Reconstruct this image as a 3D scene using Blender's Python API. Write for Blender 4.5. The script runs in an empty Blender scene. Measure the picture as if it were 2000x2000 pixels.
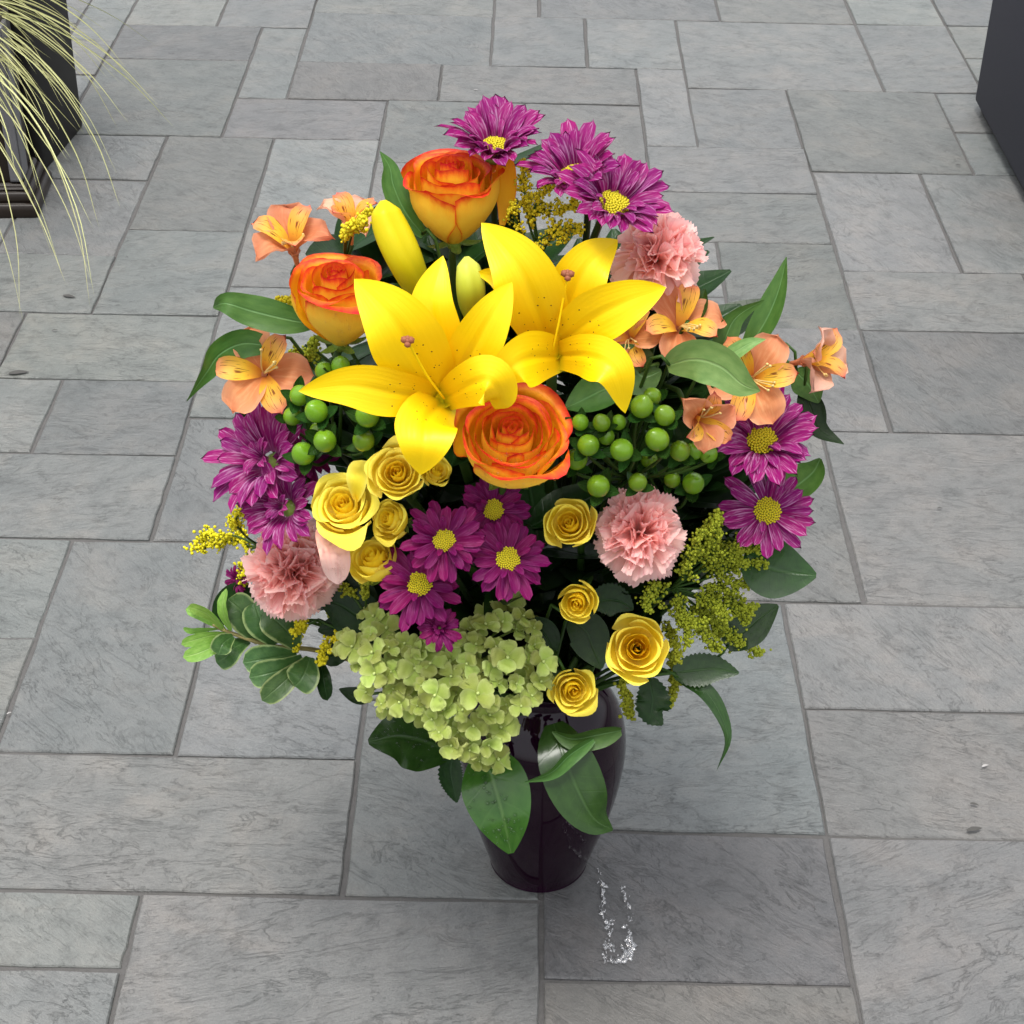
import bpy, math, random
import numpy as np
from mathutils import Vector, Matrix

rng = random.Random(7)
SC = bpy.context.scene
COL = SC.collection

# ------------------------------------------------------------------ camera, sky, sun, exposure
FPX, CAM_H = 3450.0, 1.35
TH, RHO = math.radians(34.8), math.radians(1.2)
Fv = Vector((0, math.cos(TH), -math.sin(TH)))
R0 = Vector((1, 0, 0)); U0 = Vector((0, math.sin(TH), math.cos(TH)))
Rv = R0 * math.cos(RHO) + U0 * math.sin(RHO)
Uv = U0 * math.cos(RHO) - R0 * math.sin(RHO)
CAM = Vector((0, 0, CAM_H))
cd = bpy.data.cameras.new('camera'); cam = bpy.data.objects.new('camera', cd); COL.objects.link(cam)
cd.sensor_width = 36; cd.lens = 36 * FPX / 2000; cd.clip_start = .05; cd.clip_end = 500
M = Matrix((Rv, Uv, -Fv)).transposed().to_4x4(); M.translation = CAM
cam.matrix_world = M
SC.camera = cam

SUN_EL, SUN_AZ = math.radians(78), math.radians(205)     # azimuth from +Y towards +X: almost overhead, a little on the camera's side
w = bpy.data.worlds.new('World'); SC.world = w; w.use_nodes = True
nt = w.node_tree; bg = nt.nodes['Background']
sky = nt.nodes.new('ShaderNodeTexSky'); sky.sky_type = 'NISHITA'; sky.sun_disc = False
sky.sun_elevation = SUN_EL; sky.sun_rotation = SUN_AZ; sky.air_density = 1.0; sky.dust_density = 4.0; sky.ozone_density = 1.0
hs = nt.nodes.new('ShaderNodeHueSaturation'); hs.inputs['Saturation'].default_value = .20
nt.links.new(sky.outputs[0], hs.inputs['Color']); nt.links.new(hs.outputs[0], bg.inputs['Color'])
bg.inputs['Strength'].default_value = .15
sd = bpy.data.lights.new('sun', 'SUN'); sun = bpy.data.objects.new('sun', sd); COL.objects.link(sun)
sd.energy = 0.95; sd.angle = math.radians(18); sd.color = (1, .965, .91)
sdir = Vector((math.sin(SUN_AZ) * math.cos(SUN_EL), math.cos(SUN_AZ) * math.cos(SUN_EL), math.sin(SUN_EL)))
sun.rotation_euler = (-sdir).to_track_quat('-Z', 'Y').to_euler()
sun.location = (0, 0, 6)
SC.view_settings.view_transform = 'Standard'; SC.view_settings.look = 'None'
SC.view_settings.exposure = 1.1; SC.view_settings.gamma = 1.0

# ------------------------------------------------------------------ helpers
K = 2000 / 1932.0
def ray(x, y):
    x *= K; y *= K
    return (Fv + Rv * ((x - 1000) / FPX) - Uv * ((y - 1000) / FPX)).normalized()
def at(x, y, t): return CAM + ray(x, y) * t
def ground(x, y, z=0.0):
    d = ray(x, y); return CAM + d * ((z - CAM_H) / d.z)
def mpp(t): return t * K / FPX                             # metres per photo pixel at distance t

VB = ground(1016, 1617)                                    # foot of the vase
_d = ray(975, 830); EC = CAM + _d * (VB.y / _d.y)          # middle of the flower dome
ER = Vector((.275, .20, .335))
def tsurf(x, y):
    d = ray(x, y)
    o = Vector([(CAM[i] - EC[i]) / ER[i] for i in range(3)]); q = Vector([d[i] / ER[i] for i in range(3)])
    a, b, c = q.dot(q), o.dot(q), o.dot(o) - 1
    D = b * b - a * c
    return (-b - math.sqrt(D)) / a if D > 0 else -b / a

def grid_faces(nu, nv, off=0):
    return [(off + i * nv + j, off + i * nv + j + 1, off + (i + 1) * nv + j + 1, off + (i + 1) * nv + j) for i in range(nu - 1) for j in range(nv - 1)]

def mesh(name, V, F, m, uv=None, smooth=True):
    me = bpy.data.meshes.new(name)
    me.from_pydata([tuple(v) for v in V], [], F)
    if uv is not None:
        l = me.uv_layers.new(name='UVMap')
        vi = np.zeros(len(me.loops), dtype=np.int32); me.loops.foreach_get('vertex_index', vi)
        l.data.foreach_set('uv', np.asarray(uv, dtype=np.float32)[vi].ravel())
    if smooth: me.polygons.foreach_set('use_smooth', [True] * len(me.polygons))
    if m: me.materials.append(m)
    me.update()
    return me

def obj(name, me, parent=None, mx=None):
    o = bpy.data.objects.new(name, me); COL.objects.link(o)
    if parent: o.parent = parent
    if mx is not None: o.matrix_basis = mx
    return o

def tag(o, label=None, cat=None, group=None, kind=None):
    if label: o['label'] = label
    if cat: o['category'] = cat
    if group: o['group'] = group
    if kind: o['kind'] = kind
    return o

def root(name, label, cat, mx, group=None):
    o = bpy.data.objects.new(name, None); COL.objects.link(o)
    o.empty_display_size = .02
    o.matrix_basis = mx if isinstance(mx, Matrix) else Matrix.Translation(mx)
    return tag(o, label, cat, group)

def world_part(name, me, par):                            # mesh given in world space, made a child
    me.transform(par.matrix_basis.inverted())
    return obj(name, me, par)

def catmull(pts, n):
    P = np.array([list(p) for p in pts], float)
    if len(P) == 2: return P[0] + (P[1] - P[0]) * np.linspace(0, 1, n)[:, None]
    Q = np.vstack([2 * P[0] - P[1], P, 2 * P[-1] - P[-2]])
    seg = len(P) - 1; out = []
    for s in np.linspace(0, seg, n):
        i = min(int(s), seg - 1); t = s - i
        a, b, c, d = Q[i], Q[i + 1], Q[i + 2], Q[i + 3]
        out.append(.5 * (2 * b + (c - a) * t + (2 * a - 5 * b + 4 * c - d) * t * t + (3 * b - a - 3 * c + d) * t ** 3))
    return np.array(out)

def tube_data(pts, r0, r1=None, n=10, k=6, off=0):
    C = catmull(pts, n); r1 = r0 if r1 is None else r1
    T = np.gradient(C, axis=0); T /= np.linalg.norm(T, axis=1)[:, None] + 1e-9
    V = []; F = []
    up = np.array([.31, .77, .55])
    for i in range(n):
        a = np.cross(T[i], up); a /= np.linalg.norm(a) + 1e-9; b = np.cross(T[i], a)
        r = r0 + (r1 - r0) * i / (n - 1)
        for j in range(k):
            p = 2 * math.pi * j / k; V.append(C[i] + r * (math.cos(p) * a + math.sin(p) * b))
    for i in range(n - 1):
        for j in range(k): F.append((off + i * k + j, off + i * k + (j + 1) % k, off + (i + 1) * k + (j + 1) % k, off + (i + 1) * k + j))
    F.append(tuple(off + j for j in range(k))[::-1]); F.append(tuple(off + (n - 1) * k + j for j in range(k)))
    return V, F
def tube(name, pts, r0, r1, m, n=10, k=6):
    V, F = tube_data(pts, r0, r1, n, k); return mesh(name, V, F, m)

def lathe(name, prof, m, k=48, cap=False):
    V = []; F = []; uv = []
    for i, (r, z) in enumerate(prof):
        for j in range(k):
            a = 2 * math.pi * j / k; V.append((r * math.cos(a), r * math.sin(a), z)); uv.append((j / k, i / len(prof)))
    for i in range(len(prof) - 1):
        for j in range(k): F.append((i * k + j, i * k + (j + 1) % k, (i + 1) * k + (j + 1) % k, (i + 1) * k + j))
    if cap: F.append(tuple(range(k))[::-1]); F.append(tuple((len(prof) - 1) * k + j for j in range(k)))
    return mesh(name, V, F, m, uv)

PROF = {
 'leaf':  lambda u: (max(0, math.sin(math.pi * min(1, u * .93 + .05) ** .82))) ** .85,
 'lance': lambda u: (max(0, math.sin(math.pi * min(1, u * .95 + .04) ** .75))) ** .9,
 'blade': lambda u: min(1, .5 + u * 2) * (1 - u ** 3) ** .8,
 'obov':  lambda u: (.25 + .75 * math.sin(math.pi / 2 * min(1, u / .62))) * math.sqrt(max(0, 1 - max(0, (u - .62) / .38) ** 2.4)),
 'lily':  lambda u: (.52 + .48 * math.sin(math.pi / 2 * min(1, u / .5))) * max(0, 1 - max(0, (u - .42) / .58) ** 1.9) ** .88,
 'square': lambda u: max(.02, 1 - abs(2 * u - 1) ** 3.6 * .98) ** .55 * (.86 + .14 * u),
 'oval':  lambda u: max(0, 1 - (2 * u - 1) ** 2 * .97) ** .5,
}
def ribbon(name, pts, width, m, prof='leaf', cup=.12, tw=(0, 0), nref=None, ruf=0, rf=3, nu=16, nv=9, fold=0, wpts=None, seed=0, serr=0, groove=0):
    """A leaf or petal swept along a midrib given in world space; cup lifts the edges, fold makes a V, tw turns it about the midrib."""
    C = catmull(pts, nu); T = np.gradient(C, axis=0); T /= np.linalg.norm(T, axis=1)[:, None] + 1e-9
    V = []; uv = []
    for i in range(nu):
        u = i / (nu - 1); c = C[i]
        nr = np.array(CAM) - c if nref is None else np.array(nref, float)
        nr = nr - T[i] * nr.dot(T[i]); nr /= np.linalg.norm(nr) + 1e-9
        s = np.cross(T[i], nr); a = math.radians(tw[0] + (tw[1] - tw[0]) * u)
        s, nr = s * math.cos(a) + nr * math.sin(a), nr * math.cos(a) - s * math.sin(a)
        h = PROF[prof](u) * width / 2
        if wpts: h *= np.interp(u, [q[0] for q in wpts], [q[1] for q in wpts])
        for j in range(nv):
            v = 2 * j / (nv - 1) - 1
            hh = h * (1 + (serr * (1 if i % 2 else -1) if abs(v) > .99 else 0))
            z = h * (cup * v * v + fold * abs(v)) + ruf * width * abs(v) ** 2 * math.sin(rf * 2 * math.pi * u + (1.3 if v > 0 else 0) + seed) * math.sin(math.pi * u)
            z -= groove * h * math.exp(-(v / .14) ** 2) * (1 - u)
            V.append(c + s * v * hh * math.sqrt(max(.2, 1 - fold * fold * .5)) + nr * z); uv.append((j / (nv - 1), u))
    return mesh(name, V, grid_faces(nu, nv), m, uv)

def facing(x, y, t, sx, sy, spin, size):
    """Frame of a flower at a photo point: +Z is where it faces, told relative to the view (sx right, sy up)."""
    p = at(x, y, t); tc = (CAM - p).normalized()
    r = Uv.cross(tc).normalized(); u = tc.cross(r)
    k = 1.0 if abs(sy) < 50 else 0
    z = (tc * k + r * sx + u * sy).normalized()
    xa = (r - z * r.dot(z)).normalized(); ya = z.cross(xa)
    m = Matrix((xa, ya, z)).transposed().to_4x4() @ Matrix.Rotation(spin, 4, 'Z') @ Matrix.Scale(size, 4)
    m.translation = p
    return m

MOUTH = VB + Vector((0, 0, .20))
def stem_pts(mx, back=-.5):
    p0 = mx @ Vector((0, 0, back)); z = (mx.to_3x3() @ Vector((0, 0, 1))).normalized()
    a = rng.uniform(0, 6.28); q = MOUTH + Vector((.03 * math.cos(a), .03 * math.sin(a), 0))
    p1 = p0 - z * .05; mid = (p1 * .45 + q * .55) + Vector((0, .015, .0))
    return [p0, p1, mid, q, VB + Vector((.02 * math.cos(a + 2), .02 * math.sin(a + 2), .03))]

# ------------------------------------------------------------------ materials
def newmat(name):
    m = bpy.data.materials.new(name); m.use_nodes = True
    return m, m.node_tree, m.node_tree.nodes['Principled BSDF']
def nd(t, typ, ins=None, **kw):
    n = t.nodes.new(typ)
    for k, v in kw.items(): setattr(n, k, v)
    for k, v in (ins or {}).items():
        if isinstance(v, bpy.types.NodeSocket): t.links.new(v, n.inputs[k])
        else: n.inputs[k].default_value = v
    return n
def ramp(t, fac, stops, interp='LINEAR'):
    n = nd(t, 'ShaderNodeValToRGB', {0: fac}); n.color_ramp.interpolation = interp
    e = n.color_ramp.elements
    while len(e) < len(stops): e.new(.5)
    for i, (p, c) in enumerate(stops):
        e[i].position = p; e[i].color = (*c, 1) if len(c) == 3 else c
    return n.outputs[0]
def mth(t, op, a, b=None, c=None):
    ins = {0: a}
    if b is not None: ins[1] = b
    if c is not None: ins[2] = c
    return nd(t, 'ShaderNodeMath', ins, operation=op).outputs[0]
def mix(t, fac, a, b, bt='MIX'):
    n = nd(t, 'ShaderNodeMix', data_type='RGBA', blend_type=bt)
    for k, v in ((0, fac), (6, a), (7, b)):
        if isinstance(v, bpy.types.NodeSocket): t.links.new(v, n.inputs[k])
        else: n.inputs[k].default_value = v if k == 0 else (*v, 1)
    return n.outputs[2]
def uvs(t):
    c = nd(t, 'ShaderNodeTexCoord'); s = nd(t, 'ShaderNodeSeparateXYZ', {0: c.outputs['UV']})
    v = mth(t, 'ABSOLUTE', mth(t, 'MULTIPLY_ADD', s.outputs[0], 2.0, -1.0))
    return c, s.outputs[0], s.outputs[1], v                 # coords, across 0..1, along 0..1, |across| 0 mid .. 1 edge
def noise(t, vec, scale, detail=3, rough=.5, dist=0):
    return nd(t, 'ShaderNodeTexNoise', {'Vector': vec, 'Scale': scale, 'Detail': detail, 'Roughness': rough, 'Distortion': dist}).outputs[0]
def scaled(t, vec, s): return nd(t, 'ShaderNodeMapping', {'Vector': vec, 'Scale': s}).outputs[0]
def vary(t, col, amt=.12, hue=.01):
    oi = nd(t, 'ShaderNodeObjectInfo')
    h = nd(t, 'ShaderNodeHueSaturation', {'Color': col, 'Value': mth(t, 'MULTIPLY_ADD', oi.outputs['Random'], 2 * amt, 1 - amt),
           'Hue': mth(t, 'MULTIPLY_ADD', oi.outputs['Random'], 2 * hue, .5 - hue)})
    return h.outputs[0]
def finish_petal(m, t, b, col, rough=.5, trans=.25, bump=None, bs=.15, spec=.14, sheen=0):
    t.links.new(col, b.inputs['Base Color']); b.inputs['Roughness'].default_value = rough
    b.inputs['Specular IOR Level'].default_value = spec
    tr = nd(t, 'ShaderNodeBsdfTranslucent', {'Color': col})
    mx = nd(t, 'ShaderNodeMixShader', {0: trans, 1: b.outputs[0], 2: tr.outputs[0]})
    if bump is not None:
        bn = nd(t, 'ShaderNodeBump', {'Height': bump, 'Strength': bs, 'Distance': .002})
        t.links.new(bn.outputs[0], b.inputs['Normal'])
    t.links.new(mx.outputs[0], t.nodes['Material Output'].inputs[0])
    return m

def make_lily_mat():
    m, t, b = newmat('lily_petal'); c, u, l, v = uvs(t)
    base = ramp(t, l, [(0, (.52, .48, .008)), (.10, (.86, .58, .004)), (.45, (.93, .63, .002)), (1, (.94, .67, .004))])
    sp = nd(t, 'ShaderNodeTexVoronoi', {'Vector': scaled(t, c.outputs['UV'], (13, 34, 1)), 'Scale': 1.0, 'Randomness': 1.0})
    dot = mth(t, 'LESS_THAN', sp.outputs['Distance'], .21)
    zone = mth(t, 'MULTIPLY', mth(t, 'LESS_THAN', mth(t, 'ABSOLUTE', mth(t, 'SUBTRACT', l, .27)), .13), mth(t, 'LESS_THAN', v, .62))
    keep = mth(t, 'GREATER_THAN', nd(t, 'ShaderNodeSeparateColor', {0: sp.outputs['Color']}).outputs[0], .48)
    col = mix(t, mth(t, 'MULTIPLY', mth(t, 'MULTIPLY', dot, zone), keep), base, (.11, .03, .01))
    vein = mth(t, 'SINE', mth(t, 'MULTIPLY', u, 70))
    nz = noise(t, scaled(t, c.outputs['UV'], (22, 3, 1)), 1.5)
    mid = ramp(t, v, [(0, (1, 1, 1)), (.06, (0, 0, 0))])
    col = mix(t, mth(t, 'MULTIPLY', mth(t, 'MULTIPLY', mid, .18), mth(t, 'SUBTRACT', 1.0, l)), col, (.55, .42, .01))
    return finish_petal(m, t, b, vary(t, col, .04, .003), .42, .22, mth(t, 'ADD', mth(t, 'MULTIPLY', vein, .10), mth(t, 'MULTIPLY', nz, .6)), .12, .3)

def make_rose_mat(name, heart):
    m, t, b = newmat(name); c, u, l, v = uvs(t)
    nz = noise(t, scaled(t, c.outputs['UV'], (5, 2, 1)), 2.2, 4)
    e = mth(t, 'MAXIMUM', l, mth(t, 'MULTIPLY', mth(t, 'POWER', v, 6.0), .96))
    e = mth(t, 'ADD', e, mth(t, 'MULTIPLY_ADD', nz, .24, -.12))
    if heart: inn = ramp(t, e, [(.40, (.90, .46, .014)), (.78, (.88, .30, .016)), (.92, (.84, .15, .016)), (1, (.74, .06, .015))])
    else: inn = ramp(t, e, [(.55, (.93, .52, .014)), (.82, (.90, .34, .014)), (.92, (.82, .13, .014)), (1, (.64, .030, .014))])
    out = ramp(t, e, [(.55, (.94, .68, .06)), (.80, (.93, .52, .03)), (.91, (.84, .16, .016)), (.99, (.60, .022, .014))])
    g = nd(t, 'ShaderNodeNewGeometry'); col = mix(t, g.outputs['Backfacing'], inn, out)
    vein = noise(t, scaled(t, c.outputs['UV'], (60, 4, 1)), 1.0, 2)
    return finish_petal(m, t, b, vary(t, col, .07, .006), .5, .25, vein, .25, .3)

def make_petal(name, stops, edge=None, edgepow=3, vein=50, rough=.55, trans=.32, hue=.006, val=.08, streak=None):
    m, t, b = newmat(name); c, u, l, v = uvs(t)
    nz = noise(t, scaled(t, c.outputs['UV'], (6, 2, 1)), 2.0, 4)
    col = ramp(t, mth(t, 'ADD', l, mth(t, 'MULTIPLY_ADD', nz, .2, -.1)), stops)
    if edge: col = mix(t, mth(t, 'MULTIPLY', mth(t, 'POWER', v, edgepow), .8), col, edge)
    if streak:
        scol, amt, sc = streak
        s = noise(t, scaled(t, c.outputs['UV'], (sc, 1.4, 1)), 1.0, 3, .6)
        col = mix(t, mth(t, 'MULTIPLY', ramp(t, s, [(.5, (0, 0, 0)), (.66, (1, 1, 1))]), amt), col, scol)
    vn = noise(t, scaled(t, c.outputs['UV'], (vein, 3, 1)), 1.0, 2)
    return finish_petal(m, t, b, vary(t, col, val, hue), rough, trans, vn, .25)

def make_leaf(name, c0, c1, vein=(.12, .22, .06), edge=None, rough=.34, coat=.0, trans=.14, mott=.35, lat=9, vs=.18, spec=.28):
    m, t, b = newmat(name); c, u, l, v = uvs(t)
    nz = noise(t, scaled(t, c.outputs['UV'], (3, 4, 1)), 1.6, 4)
    col = mix(t, ramp(t, nz, [(.35, (0, 0, 0)), (.7, (1, 1, 1))]), c0, c1)
    ph = mth(t, 'MULTIPLY_ADD', l, lat * 6.283, mth(t, 'MULTIPLY', v, -5.5))
    latv = ramp(t, mth(t, 'SINE', ph), [(.90, (0, 0, 0)), (1, (1, 1, 1))])
    mid = ramp(t, v, [(.02, (1, 1, 1)), (.085, (0, 0, 0))])
    vv = mth(t, 'MAXIMUM', mid, mth(t, 'MULTIPLY', latv, vs))
    col = mix(t, mth(t, 'MULTIPLY', vv, .6), col, vein)
    if edge:
        e = mth(t, 'ADD', v, mth(t, 'MULTIPLY_ADD', nz, .3, -.15))
        col = mix(t, ramp(t, e, [(.80, (0, 0, 0)), (.92, (1, 1, 1))]), col, edge)
    bp = mth(t, 'SUBTRACT', mth(t, 'MULTIPLY', nz, .6), mth(t, 'MULTIPLY', vv, .8))
    finish_petal(m, t, b, vary(t, col, .16, .012), rough, trans, bp, .35, spec)
    b.inputs['Coat Weight'].default_value = coat; b.inputs['Coat Roughness'].default_value = .12
    return m

def plain(name, c, rough=.5, spec=.5, var=.0, bump=0, bscale=200, coat=0):
    m, t, b = newmat(name)
    co = nd(t, 'ShaderNodeTexCoord').outputs['Object']
    nz = noise(t, co, bscale * .3, 3)
    col = mix(t, nz, tuple(x * .8 for x in c), tuple(min(1, x * 1.2) for x in c))
    if var: col = vary(t, col, var)
    t.links.new(col, b.inputs['Base Color'])
    b.inputs['Roughness'].default_value = rough; b.inputs['Specular IOR Level'].default_value = spec
    b.inputs['Coat Weight'].default_value = coat
    if bump:
        n = noise(t, co, bscale, 4)
        bn = nd(t, 'ShaderNodeBump', {'Height': n, 'Strength': bump, 'Distance': .002}); t.links.new(bn.outputs[0], b.inputs['Normal'])
    return m

def make_slate():
    m, t, b = newmat('slate'); c = nd(t, 'ShaderNodeTexCoord'); oi = nd(t, 'ShaderNodeObjectInfo'); r = oi.outputs['Random']
    r2 = mth(t, 'FRACT', mth(t, 'MULTIPLY', r, 17.31)); r3 = mth(t, 'FRACT', mth(t, 'MULTIPLY', r, 71.7))
    ang = mth(t, 'MULTIPLY_ADD', r2, 1.5, -.45)
    off = nd(t, 'ShaderNodeCombineXYZ', {0: mth(t, 'MULTIPLY', r, 37.0), 1: mth(t, 'MULTIPLY', r2, 53.0), 2: mth(t, 'MULTIPLY', r3, 19.0)}).outputs[0]
    rot = nd(t, 'ShaderNodeVectorRotate', {'Vector': c.outputs['Object'], 'Angle': ang}, rotation_type='Z_AXIS').outputs[0]
    p = nd(t, 'ShaderNodeVectorMath', {0: rot, 1: off}, operation='ADD').outputs[0]
    grain = scaled(t, p, (7, 19, 10)); g2 = scaled(t, p, (34, 130, 60)); g3 = scaled(t, p, (60, 260, 90))
    big = noise(t, p, 5.5, 4, .55, .4)
    cleft = noise(t, grain, 1.6, 8, .66, .7)
    fine = noise(t, g2, 1.6, 5, .65, .6)
    speck = noise(t, p, 420, 3, .7); fleck = noise(t, g3, 1.6, 4, .7, .3)
    hue = ramp(t, mth(t, 'ADD', mth(t, 'MULTIPLY', big, .55), mth(t, 'MULTIPLY', r, .5)),
        [(.12, (.222, .232, .228)), (.40, (.205, .222, .228)), (.62, (.212, .207, .212)), (.80, (.175, .180, .186)), (.95, (.196, .178, .180))])
    hue = mix(t, .55, hue, ramp(t, noise(t, p, 11, 5, .6, .5), [(.3, (.150, .165, .172)), (.5, (.212, .222, .226)), (.68, (.280, .272, .262))]))
    val = mth(t, 'MULTIPLY_ADD', r3, .26, .86)
    col = nd(t, 'ShaderNodeHueSaturation', {'Color': hue, 'Value': mth(t, 'MULTIPLY', val, .66), 'Saturation': 1.0}).outputs[0]
    col = mix(t, mth(t, 'MULTIPLY', ramp(t, speck, [(.35, (1, 1, 1)), (.55, (0, 0, 0))]), .30), col, (.075, .078, .082))
    # dark cleft lines: the steps between the slate's layers
    edge = mth(t, 'ABSOLUTE', mth(t, 'SUBTRACT', cleft, .52))
    patch = ramp(t, noise(t, p, 9, 3), [(.44, (0, 0, 0)), (.60, (1, 1, 1))])
    line = mth(t, 'MULTIPLY', ramp(t, edge, [(0, (1, 1, 1)), (.020, (0, 0, 0))]), patch)
    line2 = mth(t, 'MULTIPLY', ramp(t, fine, [(.62, (0, 0, 0)), (.72, (1, 1, 1))]), ramp(t, noise(t, p, 15, 2), [(.40, (0, 0, 0)), (.62, (1, 1, 1))]))
    col = mix(t, mth(t, 'MULTIPLY', line, .36), col, (.022, .023, .024))
    col = mix(t, mth(t, 'MULTIPLY', line2, .40), col, (.026, .027, .028))
    mot = noise(t, p, 38, 6, .72, .3)
    col = nd(t, 'ShaderNodeHueSaturation', {'Color': col, 'Value': ramp(t, mot, [(.30, (.70, .70, .70)), (.5, (1, 1, 1)), (.70, (1.0, 1.0, 1.0))])}).outputs[0]
    fm = mth(t, 'MULTIPLY', ramp(t, fleck, [(.56, (0, 0, 0)), (.66, (1, 1, 1))]), ramp(t, noise(t, p, 7, 3, .6), [(.40, (.15, .15, .15)), (.62, (1, 1, 1))]))
    col = mix(t, mth(t, 'MULTIPLY', fm, .50), col, (.020, .021, .022))
    col = mix(t, 1.0, col, oi.outputs['Color'], 'MULTIPLY'); col = mix(t, 1.0, col, (1.03, 1.02, .955), 'MULTIPLY')
    t.links.new(col, b.inputs['Base Color'])
    steps = ramp(t, cleft, [(.30, (0, 0, 0)), (.42, (.35, .35, .35)), (.505, (.42, .42, .42)), (.525, (.72, .72, .72)), (.70, (1, 1, 1))])
    h = mth(t, 'ADD', mth(t, 'MULTIPLY', steps, 1.0), mth(t, 'ADD', mth(t, 'MULTIPLY', fine, .55), mth(t, 'ADD', mth(t, 'MULTIPLY', speck, .35), mth(t, 'MULTIPLY', mot, .6))))
    bn = nd(t, 'ShaderNodeBump', {'Height': h, 'Strength': .70, 'Distance': .0027}); t.links.new(bn.outputs[0], b.inputs['Normal'])
    t.links.new(mth(t, 'MULTIPLY_ADD', fine, .3, .30), b.inputs['Roughness'])
    b.inputs['Specular IOR Level'].default_value = .5
    return m

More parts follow.
